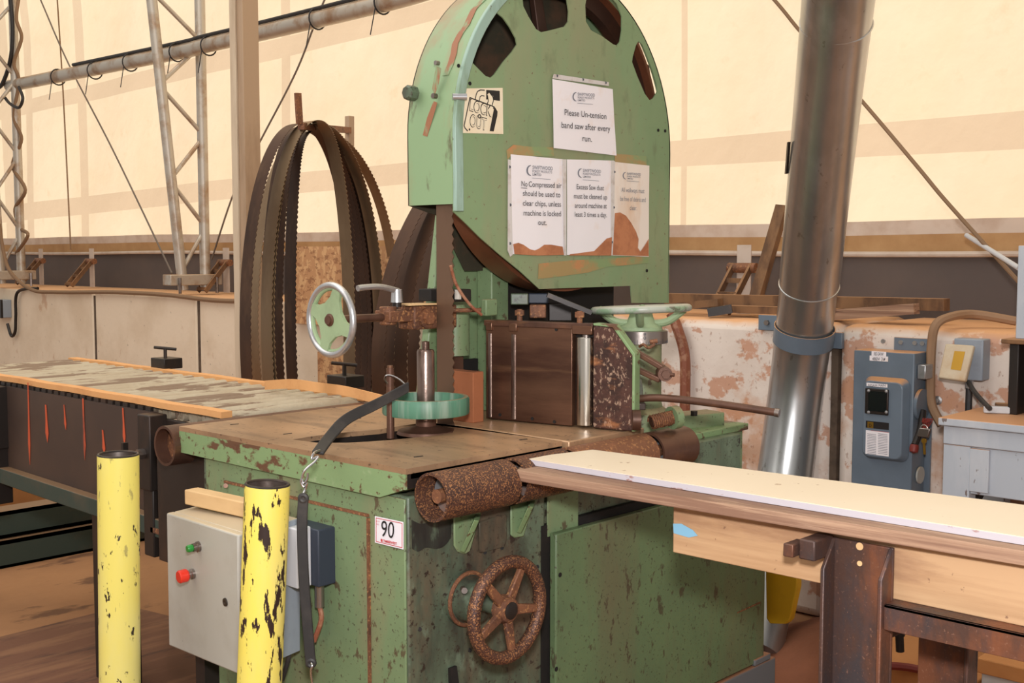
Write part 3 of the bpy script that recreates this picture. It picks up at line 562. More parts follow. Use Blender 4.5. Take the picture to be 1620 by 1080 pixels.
# upper right box
B().box((2.36, 1.885, .72), (3.03, 2.62, .868)).build('motor_box', 'green', saw, .004)
B().box((2.33, 1.875, .868), (3.045, 2.64, .888)).build('box_lid', 'edge_green', saw, .003)
npl = [PY(u, v, 1.884) for u, v in ((1084, 711), (1118, 705), (1118, 745), (1084, 745))]
npp = B().prism(npl, (0, -.002, 0)); npo = npp.build('nameplate', 'plate_white', saw); npo['label'] = 'small engraved maker plate with corner rivets'
for i, (s_, l, r) in enumerate((('STENNER OF TIVERTON', (1088, 716), (1115, 711)), ('TYPE   SERIES', (1091, 722), (1112, 718)))):
    text(s_, PY(*l, 1.882), PY(*r, 1.882), .006, (0, -1, 0), 'ink', npo)
bb = B(); [bb.bar(PY(1087, 728 + 6 * k, 1.8815), PY(1115, 723 + 6 * k, 1.8815), .001, .0012) for k in range(3)]; bb.build('plate_lines', 'ink', npo)
# lower casting details
B().prism(smoothpts([PY(u, v, FY) for u, v in ((651, 822), (668, 828), (700, 820), (712, 816), (713, 846), (704, 862), (690, 868), (674, 866), (662, 872), (652, 868))], 4), (0, -.0012, 0)).build('oil_stain', 'oil', saw)
def pocket(pts, th, mat, nm='casting_rib'): return B().prism([PY(u, v, FY) for u, v in pts], (0, -th, 0)).build(nm, mat, saw, .003)
pocket([(716, 815), (716, 862), (722, 872), (733, 876), (742, 870), (760, 806)], .006, 'green', 'casting_pocket')
pocket([(755, 826), (796, 812), (800, 816), (800, 850), (796, 864), (757, 874)], .006, 'green_dirty', 'casting_pocket')
pocket([(806, 800), (806, 846), (812, 850), (826, 848), (846, 786)], .006, 'green', 'casting_pocket')
for (u0, v0, u1, v1) in ((758, 812, 733, 872), (844, 790, 822, 842)):
    B().hexa([PY(u0 - 5, v0, FY), PY(u1 - 4, v1, FY), PY(u1 + 3, v1 + 3, FY), PY(u0 + 4, v0, FY), PY(u0 - 8, v0 + 10, FY - .05), PY(u1 - 5, v1, FY - .01), PY(u1 + 2, v1 + 2, FY - .01), PY(u0 + 0, v0 + 12, FY - .05)]).build('roller_bracket', 'edge_green', saw, .002)
B().box((2.075, FY - .004, .72), (2.19, FY + .0, .87)).build('casting_rib', 'green', saw, .002)
bb = B(); 
for (u, v) in ((767, 873), (794, 866), (850, 896), (743, 1028), (664, 995)): bb.cyl(PY(u, v, FY + .001), PY(u, v, FY - .002), .005, n=8)
bb.build('bolt_holes', 'dark', saw)
# table
TX0 = 1.612; GX = 2.112
slot = [(463, 695), (486, 691), (523, 686), (560, 682.5), (600, 679), (640, 672.5), (668, 669), (700, 670), (719, 677), (716, 684), (690, 688.5), (655, 692), (620, 695.5), (586, 698), (550, 700), (505, 700.3)]
sl = [PZ(u, v, TZ) for u, v in slot]
B().prism([(TX0, 1.815, TZ), (GX, 1.815, TZ), (GX, 2.70, TZ), (TX0, 2.70, TZ)], (0, 0, -.012), [sl]).build('table_top', 'table', saw, .0)
ed = B().prism([(TX0, 1.822, .905), (TX0, 1.90, .878), (TX0, 2.70, .882), (TX0, 2.70, .905)], (GX - TX0, 0, 0))
ed.box((TX0, 1.818, TZ - .045), (TX0 + .006, 2.70, TZ - .0121))
tf = B().prism([(TX0 + .006, 1.822, TZ - .0121), (GX, 1.822, TZ - .0121), (GX, 2.70, TZ - .0121), (TX0 + .006, 2.70, TZ - .0121)], (0, 0, -.0329), [[p + V((0, 0, -.0121)) for p in sl]])
tf.build('table_frame', 'black', saw)
ed.build('table_casting', 'edge_green', saw, .0)
B().prism([p + V((0, 0, -.043)) for p in sl], (0, 0, -.0015)).build('slot_floor', 'dark', saw)
bb = B(); [bb.obox(PZ(u, v, TZ), (.012, -.002, 0), (.002, .003, 0), (0, 0, .0006)) for u, v in ((371, 671), (455, 686), (662, 722), (828, 695), (565, 662))]; bb.build('table_marks', 'dark', saw)
B().box((GX, 1.83, .90), (GX + .008, 2.70, .942)).build('table_gap', 'dark', saw)
B().box((GX + .008, 1.80, .905), (2.42, 2.70, TZ)).build('fence_bed', 'table', saw, .003)
B().box((2.42, 1.90, .888), (2.62, 2.70, .945)).build('rear_bed', 'brown_steel', saw, .004)
B().box((TX0 + .02, 1.822, .925), (2.42, 1.834, .944)).build('front_gap', 'dark', saw)
# rusty front rollers
RA = V((1.646, 1.768, .892)); RR = .052
def rx(u): return PP(u, 760, (0, RA.y, 0), (0, 1, 0)).x
segs = [(1.640, 1.862, 'rust_fine'), (1.885, 2.055, 'rust_fine'), (2.078, 2.375, 'rust'), (2.395, 2.55, 'brown_steel')]
rl = None
for i, (x0, x1, m_) in enumerate(segs):
    r_ = B().pipe((x0, RA.y, RA.z), (x1, RA.y, RA.z), RR, RR - .006, 40).build('front_roller', m_, saw)
    B().cyl((x0 + .05, RA.y, RA.z), (x1 - .01, RA.y, RA.z), RR - .008).build('roller_core', 'grey_plinth', r_)
B().cyl((1.655, RA.y, RA.z), (2.5, RA.y, RA.z), .015).build('roller_shaft', 'rust', saw)
for x in (1.873, 2.066, 2.385): B().box((x - .008, RA.y - .03, RA.z - .04), (x + .008, FY + .01, RA.z + .035)).build('shaft_bearing', 'black', saw, .003)
r_ = B().pipe((1.595, 2.745, .895), (2.4, 2.745, .895), .053, .046, 32).build('rear_roller', 'brown_steel', saw)
B().cyl((1.63, 2.745, .895), (2.3, 2.745, .895), .045).build('roller_core', 'rust', r_)
B().box((1.66, 2.63, .55), (1.84, 2.90, .87)).build('infeed_skirt', 'black', saw, .003)
# front handwheel
hc = V((1.80, 1.70, .632)); Yn = V((0, -1, 0))
hw = B().torus(hc, Yn, .104, .0145, 56, 14); 
hub = B().lathe(hc + V((0, .02, 0)), Yn, [(.03, 0), (.032, .012), (.026, .028), (.022, .03)], 24)
hwo = hw.build('front_handwheel', 'rust_fine', saw); hwo['label'] = 'rusty five-spoked iron handwheel'
sb = B()
for k in range(5):
    a = math.radians(-90 + 8 + 72 * k); e = V((math.cos(a), 0, math.sin(a))); tt = V((-math.sin(a), 0, math.cos(a)))
    p0 = hc + e * .018 + V((0, .004, 0)); p1 = hc + e * .10; h = V((0, .006, 0))
    sb.hexa([p0 - tt * .012 - h, p1 - tt * .0085 - h, p1 + tt * .0085 - h, p0 + tt * .012 - h, p0 - tt * .012 + h, p1 - tt * .0085 + h, p1 + tt * .0085 + h, p0 + tt * .012 + h])
sb.build('spokes', 'rust', hwo, .003); hub.build('hub', 'rust', hwo)
B().lathe(hc + V((0, -.008, 0)), Yn, [(.019, 0), (.019, .004), (.014, .007), (0, .007)], 24).build('hub_cap', 'black', hwo)
B().lathe((1.80, FY + .002, .632), Yn, [(.062, 0), (.062, .012), (.052, .016), (.046, .05), (.03, .056), (.018, .058), (.018, .125)], 32).build('handwheel_boss', 'green_dirty', saw)
B().torus((1.80, FY - .012, .632), Yn, .058, .005, 32, 8).build('boss_ring', 'rust', saw)
B().cyl((1.765, FY - .03, .665), (1.75, FY - .05, .668), .007, n=10).build('grub_screw', 'steel', saw)
bb = B().bar((1.757, FY - .002, .485), (1.76, FY - .012, .41), .02, .012, (0, 1, 0)); bb.build('front_lug', 'dark', saw)
# lot tag
tp = [PX(u, v, LX - .012) for u, v in ((593, 816), (638, 825.5), (638, 869), (593, 858))]
lt = B().prism(tp, (.001, 0, 0)).build('lot_tag', 'tag', saw); lt['label'] = 'white auction lot tag marked 90 with a red border'
nX = (-1, 0, 0); lx = LX - .0125
def TL(u, v): return PX(u, v, lx)
bb = B(); cs = [TL(595, 819), TL(636, 827.5), TL(636, 866), TL(595, 856)]
for i in range(4): bb.bar(cs[i], cs[(i + 1) % 4], .0012, .0006, (1, 0, 0))
bb.build('tag_border', 'ink_red', lt)
text('90', TL(604.5, 848), TL(624.5, 851.5), .035, nX, 'jet', lt, slant=.12, off=.001)
text('LOT', TL(596.2, 825), TL(601.5, 826), .003, nX, 'ink_red', lt); text('NO.', TL(596.5, 829.5), TL(600.5, 830.4), .003, nX, 'ink_red', lt)
text('■ TIMBERWEST', TL(603, 856), TL(628.5, 861.5), .0052, nX, 'ink_red', lt, bold=.0003)
# ---- column / frame behind the table
fa = PY(700, 330, 2.36); fb = PY(664, 652, 2.36)
B().prism([(fb.x, 2.36, TZ), (fa.x, 2.36, fa.z), (2.4, 2.36, 1.7), (2.98, 2.36, 1.7), (2.98, 2.36, TZ)], (0, .03, 0)).build('frame_column', 'green', saw, .006)
B().box((2.37, 2.30, TZ), (2.44, 2.36, 1.36)).build('column_rib', 'green', saw, .004)
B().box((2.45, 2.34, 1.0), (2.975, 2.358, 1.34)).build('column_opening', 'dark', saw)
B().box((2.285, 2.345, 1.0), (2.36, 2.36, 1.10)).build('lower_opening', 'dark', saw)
B().cyl((2.235, 2.31, 1.12), (2.235, 2.31, 1.27), .04, n=28).build('guide_housing', 'green', saw)
B().box((2.195, 2.29, .985), (2.25, 2.32, 1.12)).build('guide_strap', 'brown_steel', saw, .004)
p = PD(774, 486, 3.12); B().box((p.x - .022, p.y - .01, p.z - .022), (p.x + .022, p.y + .01, p.z + .022)).build('hinge_lug', 'green', saw, .003)
B().tube(smoothpts([PD(713, 420, 2.98), PD(722, 450, 3.0), PD(742, 480, 3.02), PD(762, 498, 3.04)], 6), .004).build('guard_cable', 'hose', saw)
# machinery seen in the opening under the hood
for (u0, v0, u1, v1, d0, m_, nm) in ((808, 464, 836, 482, 3.28, 'green_dirty', 'switch_block'), (836, 464, 868, 480, 3.30, 'navy', 'blue_block'), (838, 482, 864, 503, 3.26, 'rust', 'rusty_cover'), (868, 480, 905, 508, 3.30, 'black', 'black_block')):
    a = PD(u0, v1, d0); c = PD(u1, v0, d0); e = (c - a); e.z = 0
    B().hexa([a, a + e, a + e + FH * .05, a + FH * .05, V((a.x, a.y, c.z)), V((c.x, c.y, c.z)), V((c.x, c.y, c.z)) + FH * .05, V((a.x, a.y, c.z)) + FH * .05]).build(nm, m_, saw, .003)
B().bar(PD(866, 466, 3.12), PD(935, 494, 3.12), .05, .012).build('chip_deflector', 'black', saw)
# ---- wheel guard (hood)
HY = 2.165; HC = V((2.562, 0, 1.705)); HR = .472
def hp(x, z, y=HY): return V((x, y, z))
pr = [hp(HC.x + HR * math.cos(a), HC.z + HR * math.sin(a) * 1.03) for a in [math.pi * k / 40 for k in range(41)]]
low = [PY(u, v, HY) for u, v in ((717, 334), (735, 351), (760, 376), (790, 402), (822, 428), (853, 457), (998, 452), (1000, 479), (1057, 479))]
pr2 = pr + [hp(2.092, low[0].z)] + low
wins = [
 [(786, 20), (796, 28), (806, 42), (816, 60), (818, 70), (810, 82), (796, 98), (782, 118), (776, 123), (768, 120), (758, 110), (748, 100), (747, 88), (751, 70), (760, 48), (770, 32), (778, 22)],
 [(826, -10), (828, 10), (836, 26), (848, 46), (856, 51), (874, 47), (893, 42), (899, 34), (900, 18), (896, -8), (862, -14)],
 [(930, -14), (926, 8), (927, 34), (935, 48), (952, 57), (970, 70), (976, 72), (981, 66), (984, 48), (984, 26), (976, 6), (960, -12), (944, -18)],
 [(1010, 65), (1006, 72), (1001, 90), (1000, 98), (1008, 120), (1020, 148), (1028, 159), (1034, 155), (1040, 145), (1039, 132), (1032, 110), (1022, 84), (1016, 70)]]
wins.append([(1078, 190)])
wins = wins[:4]
hf = B().prism(pr2, (0, .004, 0), [[PY(u, v, HY) for u, v in w_] for w_ in wins]).build('wheel_guard', 'hood', saw); hf['label'] = 'arched green wheel guard front with cut-out windows'
# rim of the guard: outer band sweeping back
HB = 2.335
b = B(); outl = [hp(2.092, PX(655, 325, 2.092).z)] + [hp(HC.x - HR * math.cos(a), HC.z + HR * math.sin(a) * 1.03) for a in [math.pi * k / 48 for k in range(37)]]
right = [hp(HC.x - HR * math.cos(a), HC.z + HR * math.sin(a) * 1.03) for a in [math.pi * k / 48 for k in range(36, 49)]] + [hp(3.034, low[-1].z)]
n = len(outl); inn = []
for i, q in enumerate(outl):
    cdir = (V((q.x, 0, q.z)) - HC) if q.z > HC.z else V((q.x - HC.x, 0, 0)); inn.append(q - cdir.normalized() * .004)
vs = []
for q, r_ in zip(outl, inn): vs += [q, V((q.x, HB, q.z)), V((r_.x, HB, r_.z)), V((r_.x, HY, r_.z))]
fs = []
for i in range(n - 1):
    for k in range(4): q = (k + 1) % 4; fs.append((i * 4 + k, i * 4 + q, (i + 1) * 4 + q, (i + 1) * 4 + k))
fs += [(0, 1, 2, 3), tuple((n - 1) * 4 + k for k in (3, 2, 1, 0))]
b.add(vs, fs).build('guard_rim', 'hood_side', saw)
B().ribbon([q + V((-.003, .012, 0)) for q in right], (0, 1, 0), .024, .004).build('guard_flange', 'hood_side', saw)
hbk = [V((q.x, HB, q.z)) for q in outl] 
# back plate reaches only to the middle so daylight shows through the right window
bkz = [q for q in hbk if q.x < 2.87]
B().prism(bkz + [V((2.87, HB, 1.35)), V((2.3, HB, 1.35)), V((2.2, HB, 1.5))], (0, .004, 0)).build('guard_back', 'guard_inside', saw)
B().prism([PY(u, v, 2.30) for u, v in ((1008, 60), (1014, 76), (1018, 96), (1027, 104), (1030, 128), (1036, 150), (1026, 170), (1000, 175), (990, 90))], (0, .006, 0)).build('torn_liner', 'wheel_iron', saw)
# front edge strip
st = []
for i in range(0, 17):
    a = math.radians(180 - i * 4.0); st.append(V((HC.x + (HR - .012) * math.cos(a), HY - .005, HC.z + (HR - .012) * math.sin(a) * 1.03)))
p0 = V((2.104, HY - .005, low[0].z)); st = [p0, V((2.104, HY - .005, 1.60))] + st[0:]
B().ribbon(st, (0, 1, 0), .012, .028).build('guard_strip', 'strip', saw, .002)
kn = PX(650, 148, 2.085); B().lathe((2.07, 2.31, kn.z), (-1, 0, 0), [(.02, -.02), (.02, .004), (.015, .010)], 8).build('guard_nut', 'green_dirty', saw)
p = PY(716, 153, HY - .002); B().cyl(p, p + V((.03, -.02, .001)), .0085, n=14).build('catch_pin', 'alu', saw)
for (u, v, r_) in ((690, 152, .007), (694, 100, .006)):
    q = PX(u, v, 2.09); B().cyl(q, q + V((-.012, 0, 0)), r_, n=10).build('side_screw', 'steel', saw)
for poly in (((686, 160), (692, 162), (684, 190), (676, 216), (669, 214), (676, 186)), ((690, 104), (698, 108), (694, 132), (688, 150), (684, 140), (687, 122))):
    B().prism([PX(u, v, 2.0895) for u, v in poly], (-.0006, 0, 0)).build('rust_streak', 'rust_stain', saw)
b = B(); e_ = []
for i in range(5, 20):
    a = math.radians(180 - i * 3.6); e_.append(V((HC.x + (HR + .0015) * math.cos(a), HY + .045 + .006 * math.sin(i * 1.7), HC.z + (HR + .0015) * math.sin(a) * 1.03)))
b.ribbon(e_, (0, 1, 0), .022, .0012).build('rust_streak', 'rust_stain', saw)
bb = B(); [bb.cyl(PY(u, v, HY), PY(u, v, HY) + V((0, -.002, 0)), .005, n=10) for u, v in ((725, 104), (743, 132), (1041, 206), (1052, 207), (1023, 428))]; bb.build('guard_rivets', 'dark', saw)
# upper wheel inside the guard
WC = V((2.565, 2.235, 1.742)); WR = .452
uw = B().lathe(WC, (0, -1, 0), [(WR - .012, -.04), (WR, -.04), (WR, .04), (WR - .012, .04)], 96, closed=True).build('upper_wheel', 'rim_brown', saw, 0, 30)
B().lathe(WC, (0, -1, 0), [(WR - .06, -.015), (WR - .012, -.015), (WR - .012, .015), (WR - .06, .015)], 96, closed=True).build('wheel_web', 'wheel_iron', uw)
spokes(B(), WC, (0, 1, 0), (1, 0, 0), WR - .04, 6, .3, .05, .035, .02, .05).lathe(WC, (0, -1, 0), [(.07, -.05), (.07, .05)], 24).build('wheel_spokes', 'wheel_iron', uw, .003)
B().box((2.50, 2.28, 1.3), (2.63, 2.34, 1.75)).build('wheel_arm', 'wheel_iron', uw)
# running blade
pts = []; BX = 2.112
z = TZ - .02
while z < WC.z: pts.append(V((BX, 2.222, z))); z += .0115
B().ribbon(pts, (0, -1, 0), .058, .0016, teeth=.0075).build('saw_blade', 'blade_run', saw, smooth=False)
# ---- lockout sticker
def TH(u, v, d=.0012): return PY(u, v, HY - d)
sk = B().prism([TH(722, 143, .001), TH(730, 140, .001), TH(795, 139, .001), TH(796, 212, .001), TH(722, 210, .001)], (0, -.0006, 0)).build('lockout_sticker', 'cream', saw); sk['label'] = 'yellowed LOCK OUT sticker with a padlock drawing'
def line(pts, wpx, mat, par, nm, d=.002, cl=False):
    ps = [TH(u, v, d) for u, v in pts]; bb = B(); m_ = len(ps)
    for i in range(m_ - (0 if cl else 1)): bb.bar(ps[i], ps[(i + 1) % m_], .0003, wpx * .0022, (0, 1, 0)) if False else bb.obox((ps[i] + ps[(i + 1) % m_]) / 2, (ps[(i + 1) % m_] - ps[i]) / 2 * 1.04, (ps[(i + 1) % m_] - ps[i]).normalized().cross(V((0, 1, 0))) * wpx * .001, (0, .0002, 0))
    return bb.build(nm, mat, par, smooth=False)
def s2(x, y): return (700 + x * 110 / 1188, 120 + y * 100 / 1080)
line([s2(*q) for q in ((430, 940), (385, 890), (370, 850), (470, 372), (880, 528), (870, 560))], 1.5, 'jet', sk, 'padlock_outline')
line([s2(*q) for q in ((560, 400), (575, 320), (600, 265), (650, 240), (720, 245))], 1.3, 'jet', sk, 'shackle_line')
line([s2(*q) for q in ((630, 425), (640, 360), (670, 335), (715, 345))], 1.1, 'jet', sk, 'shackle_line')
B().prism([TH(*s2(*q), .0019) for q in ((748, 240), (978, 255), (982, 428), (872, 412), (868, 350), (800, 282), (765, 318), (775, 400), (748, 405))], (0, -.0003, 0)).build('black_corner', 'jet', sk)
line([s2(*q) for q in ((765, 480), (785, 430), (770, 330))], 1.2, 'jet', sk, 'shackle_line'); line([s2(*q) for q in ((850, 505), (872, 415), (862, 360), (805, 285))], 1.2, 'jet', sk, 'shackle_line')
B().prism([TH(*s2(*q), .0019) for q in ((885, 535), (900, 540), (940, 610), (935, 680), (875, 948), (806, 942))], (0, -.0003, 0)).build('padlock_side', 'jet', sk)
text('LOCK', TH(*s2(455, 590)), TH(*s2(835, 700)), .029, (0, -1, 0), 'jet', sk, bold=.0013, off=.001); text('LOCK', TH(*s2(462, 590)), TH(*s2(828, 698)), .028, (0, -1, 0), 'cream', sk, bold=-.0002, off=.0016)
text('OUT', TH(*s2(455, 855)), TH(*s2(740, 932)), .031, (0, -1, 0), 'jet', sk, bold=.0013, off=.001); text('OUT', TH(*s2(462, 855)), TH(*s2(733, 930)), .030, (0, -1, 0), 'cream', sk, bold=-.0002, off=.0016)
q = TH(*s2(632, 690), .002); B().torus(q, (0, 1, 0), .0045, .0014, 20, 6).build('keyhole', 'jet', sk)
q = TH(*s2(462, 915), .002); B().cyl(q, q + V((0, -.0004, 0)), .0028, n=12).build('print_mark', 'jet', sk)
# ---- paper notices (taped on, each its own thing)
GRP = 'paper notices taped to the wheel guard'
def notice(name, label, quad, mat, d, sleeve=None, tz=.0):
    c = sum((TH(u, v, d) for u, v in quad), V((0, 0, 0))) / len(quad); lo = min((TH(u, v, d) for u, v in quad), key=lambda p: p.z)
    t = thing('paper_notice', (c.x, HY - d, lo.z), label, 'notice', GRP)
    ps = [TH(u, v, d) for u, v in quad]; n_ = 10; b = B(); vs = []
    tl, tr, br, bl = ps
    for i in range(n_ + 1):
        for j in range(n_ + 1):
            a, e = i / n_, j / n_; p = (tl * (1 - a) + tr * a) * (1 - e) + (bl * (1 - a) + br * a) * e
            vs.append(p + V((0, -.0008 * abs(math.sin(a * 5 + e * 3)), 0)))
    m1 = n_ + 1; k = len(vs); vs += [p + V((0, .0005, 0)) for p in vs]
    fs = [(i * m1 + j, i * m1 + j + 1, (i + 1) * m1 + j + 1, (i + 1) * m1 + j) for i in range(n_) for j in range(n_)]
    fs += [tuple(x + k for x in reversed(f)) for f in fs]
    b.add(vs, fs).build('sheet', mat, t)
    return t
def logo(t, x, y, s_, d, sh=0):
    """grey company mark: crescent and three short lines of letters; x, y = top left of the words in photo units"""
    wd = lambda a, c: TH(x + a * s_, y + c * s_ + a * s_ * .06, d)
    pts = [TH(x - 1.5 * s_ + 6.5 * s_ * -math.sin(math.radians(a)) * 1.0, y + 7 * s_ - 8 * s_ * math.cos(math.radians(a)), d) for a in range(5, 176, 12)]
    bb = B()
    for i in range(len(pts) - 1):
        w_ = (.0018 + .0045 * math.sin(math.pi * (i + .5) / (len(pts) - 1))) * s_ * .9; e = pts[i + 1] - pts[i]
        bb.obox((pts[i] + pts[i + 1]) / 2, e * .55, e.normalized().cross(V((0, 1, 0))) * w_ * .5, (0, .0002, 0))
    bb.build('logo_crescent', 'ink_grey', t, smooth=False)
    text('SWIFTWOOD', wd(0, 5), wd(32, 5), .0098 * s_, (0, -1, 0), 'ink_grey', t, bold=.0002); text('FOREST PRODUCTS', wd(0, 10), wd(31, 10), .0062 * s_, (0, -1, 0), 'ink_grey', t, bold=.0001)
    text('LIMITED', wd(0, 15), wd(14, 15), .0062 * s_, (0, -1, 0), 'ink_grey', t, bold=.0001)
    bb = B(); a, c = wd(0, 19), wd(29, 19.5); bb.obox((a + c) / 2, (c - a) / 2, (0, 0, .0005), (0, .0002, 0)); bb.build('logo_rule', 'ink_grey', t, smooth=False)
def lines(t, rows, h, d, bold=.0001, mat='ink'):
    for s_, l, r in rows: text(s_, TH(*l, d), TH(*r, d), h, (0, -1, 0), mat, t, bold=bold)
d1 = .004
t1 = notice('n', 'sleeved notice reading Please Un-tension band saw after every run, topmost on the guard', [(874, 125), (969, 141), (975, 246), (876, 234)], G['paper'], .006)
B().prism([TH(u, v, .0055) for u, v in ((876, 117), (963, 130), (963, 136), (874, 124))], (0, -.0005, 0)).build('punched_edge', 'sleeve', t1)
bb = B(); [bb.cyl(TH(u, v, .006), TH(u, v, .0066), .004, n=10) for u, v in ((881, 120), (922, 126), (958, 131))]; bb.build('punch_holes', 'ink', t1)
logo(t1, 913.5, 147, .85, .0082); lines(t1, [('Please Un-tension', (893, 182), (959, 188.5)), ('band saw after every', (888, 202), (965, 208)), ('run.', (921, 223), (936, 224.5))], .0165, .0082)
t2 = notice('n', 'sleeved notice reading No Compressed air, left one of the lower row', [(808, 244), (892, 252), (893, 403), (810, 402)], G['paper'], .0025)
B().prism([TH(u, v, .0045) for u, v in ((803.5, 252), (808, 253), (811, 403), (807, 406), (803, 396))], (0, -.0005, 0)).build('punched_edge', 'sleeve', t2)
bb = B(); [bb.cyl(TH(u, v, .005), TH(u, v, .0056), .0042, n=10) for u, v in ((806, 264), (807, 324), (806.5, 385))]; bb.build('punch_holes', 'ink', t2)
logo(t2, 842, 262.5, 1.0, .0045); lines(t2, [('No', (824.5, 294.5), (834, 295.3)), ('Compressed air', (836, 295.2), (888, 297.5)), ('should be used to', (827, 309.5), (886, 312)), ('clear chips, unless', (827, 325), (887, 327)), ('machine is locked', (828, 340.5), (887, 342)), ('out.', (851, 355.5), (864.5, 356))], .0145, .0045)
bb = B(); a, c = TH(824.5, 297, .005), TH(834, 297.6, .005); bb.obox((a + c) / 2, (c - a) / 2, (0, 0, .0008), (0, .0002, 0)); bb.build('underline', 'ink', t2)
B().prism([TH(u, v, .0046) for u, v in ((812, 386), (820, 384), (828, 387), (838, 394), (846, 396), (853, 393), (861, 387), (872, 387), (890, 390), (892, 403), (850, 404), (814, 402))], (0, -.0006, 0)).build('trapped_sawdust', 'brown_stain', t2)
t3 = notice('n', 'sleeved notice about excess saw dust, middle one of the lower row', [(897, 252), (971, 254), (969, 404), (897, 403)], G['paper'], .0032)
B().prism([TH(u, v, .005) for u, v in ((890, 252), (896, 252), (896, 404), (892, 404))], (0, -.0005, 0)).build('punched_edge', 'sleeve', t3)
logo(t3, 922, 267.5, .88, .005); lines(t3, [('Excess Saw dust', (912, 299), (955, 301)), ('must be cleaned up', (907.5, 313.5), (960, 315.5)), ('around machine at', (909, 328.5), (959.5, 329.5)), ('least 3 times a day.', (909, 342.5), (959.5, 343.5))], .0140, .005)
B().prism([TH(u, v, .0046) for u, v in ((902, 402), (925, 399), (940, 397), (947, 390), (954, 383), (960, 377), (968, 375), (967, 404), (900, 404))], (0, -.0006, 0)).build('trapped_sawdust', 'brown_stain', t3)
t4 = notice('n', 'stained notice about walkways with brown dust inside, right one of the lower row', [(972, 256), (1027, 262), (1026, 406), (969, 404)], G['paper_stained'], .0025)
B().prism([TH(u, v, .0045) for u, v in ((967, 254), (973, 255), (970, 404), (966, 403))], (0, -.0005, 0)).build('punched_edge', 'sleeve', t4)
bb = B(); [bb.cyl(TH(u, v, .005), TH(u, v, .0056), .0036, n=10) for u, v in ((972, 272), (971, 328), (968, 383))]; bb.build('punch_holes', 'ink', t4)
logo(t4, 991.5, 273, .68, .0045); lines(t4, [('All walkways must', (983, 303.5), (1019, 305.5)), ('be free of debris and', (981, 317.5), (1021, 319.5)), ('clear.', (996, 332), (1007, 332.5))], .0135, .0045, 0, 'ink_grey')
B().prism([TH(u, v, .0046) for u, v in ((973, 337), (981, 336), (990, 341), (998, 352), (1006, 366), (1010, 378), (1009, 392), (1013, 398), (1020, 388), (1026, 378), (1026, 405), (969, 403), (971, 370))], (0, -.0006, 0)).build('trapped_sawdust', 'brown_stain', t4)
for nm, q, lab in (('t', ((801, 238), (812, 229), (840, 232), (875, 233), (876, 247), (840, 247), (808, 246), (803, 252)), 'brown dusty strip of packing tape above the left lower notice'),
                   ('t', ((973, 243), (1022, 247), (1023, 262), (996, 260), (972, 257)), 'clear dirty packing tape above the stained right notice'),
                   ('t', ((852, 417), (900, 412), (960, 409), (1026, 404), (1026, 416), (960, 422), (930, 431), (880, 438), (851, 441)), 'peeling remains of packing tape under the row of notices')):
    tag(B().prism([TH(u, v, .0012) for u, v in q], (0, -.0006, 0)).build('packing_tape', 'tape'), lab, 'tape', 'packing tape on the wheel guard')
# ---- blade guide with left handwheel
GC = V((1.80, 2.30, 1.235)); Xn = V((-1, 0, 0))
ghw = B().torus(GC, Xn, .086, .0085, 48, 12).build('guide_handwheel', 'alu', saw); ghw['label'] = 'small green handwheel with bright metal rim'
B().torus(GC + V((.004, 0, 0)), Xn, .079, .007, 48, 10).build('rim_inner', 'wheel_green', ghw)
sb = B()
for k in range(4):   # cruciform web with concave sides
    a = math.radians(20 + 90 * k); e = V((0, math.cos(a), math.sin(a))); tt = V((0, -math.sin(a), math.cos(a))); prev = None
    for (r0, r1, w0, w1) in ((.0, .03, .040, .034), (.03, .055, .034, .018), (.055, .08, .018, .014)):
        p0 = GC + e * r0; p1 = GC + e * r1; h = V((.004, 0, 0))
        sb.hexa([p0 - tt * w0 - h, p1 - tt * w1 - h, p1 + tt * w1 - h, p0 + tt * w0 - h, p0 - tt * w0 + h, p1 - tt * w1 + h, p1 + tt * w1 + h, p0 + tt * w0 + h])
sb.cyl(GC - V((.0041, 0, 0)), GC + V((.0041, 0, 0)), .046, n=32)
sb.build('web', 'wheel_green', ghw)
B().lathe(GC + V((.01, 0, 0)), Xn, [(.016, 0), (.016, .016), (.011, .018), (.011, .022), (0, .022)], 20).build('hub', 'brown_steel', ghw)
B().cyl((1.80, 2.30, 1.235), (2.05, 2.30, 1.235), .0105, n=18).build('guide_rod', 'brown_steel', saw)
B().cyl((1.985, 2.30, 1.215), (1.985, 2.30, 1.262), .022, n=20).box((1.965, 2.27, 1.222), (2.08, 2.33, 1.252)).build('guide_clamp', 'rust', saw, .003)
B().box((2.045, 2.265, 1.20), (2.20, 2.33, 1.262)).build('guide_block', 'rust', saw, .005)
q = PY(675, 503, 2.262); B().lathe((q.x, 2.266, q.z), (0, -1, 0), [(.026, 0), (.026, .008)], 24).lathe((q.x, 2.258, q.z), (0, -1, 0), [(.017, 0), (.017, .012)], 6).build('guide_bolt', 'rust', saw)
B().prism([(2.02, 2.26, 1.264), (2.12, 2.25, 1.264), (2.14, 2.30, 1.264), (2.04, 2.32, 1.264)], (0, 0, .004)).build('shim_plate', 'palewood', saw)
B().box((2.10, 2.262, 1.272), (2.165, 2.31, 1.305)).build('upper_jaw', 'dark', saw, .003); B().box((2.13, 2.20, 1.272), (2.19, 2.24, 1.305)).build('guide_jaw', 'black', saw, .003)
B().box((2.12, 2.176, 1.28), (2.128, 2.192, 1.305)).build('guide_pad', 'plate_white', saw)
B().cyl((2.13, 2.255, 1.248), (2.24, 2.19, 1.248), .006, n=10).build('jaw_pin', 'rust', saw)
lv = PY(628, 484, 2.30)
B().cyl((lv.x, 2.30, 1.26), (lv.x, 2.30, 1.275), .012, n=16).build('lever_stud', 'black', saw)
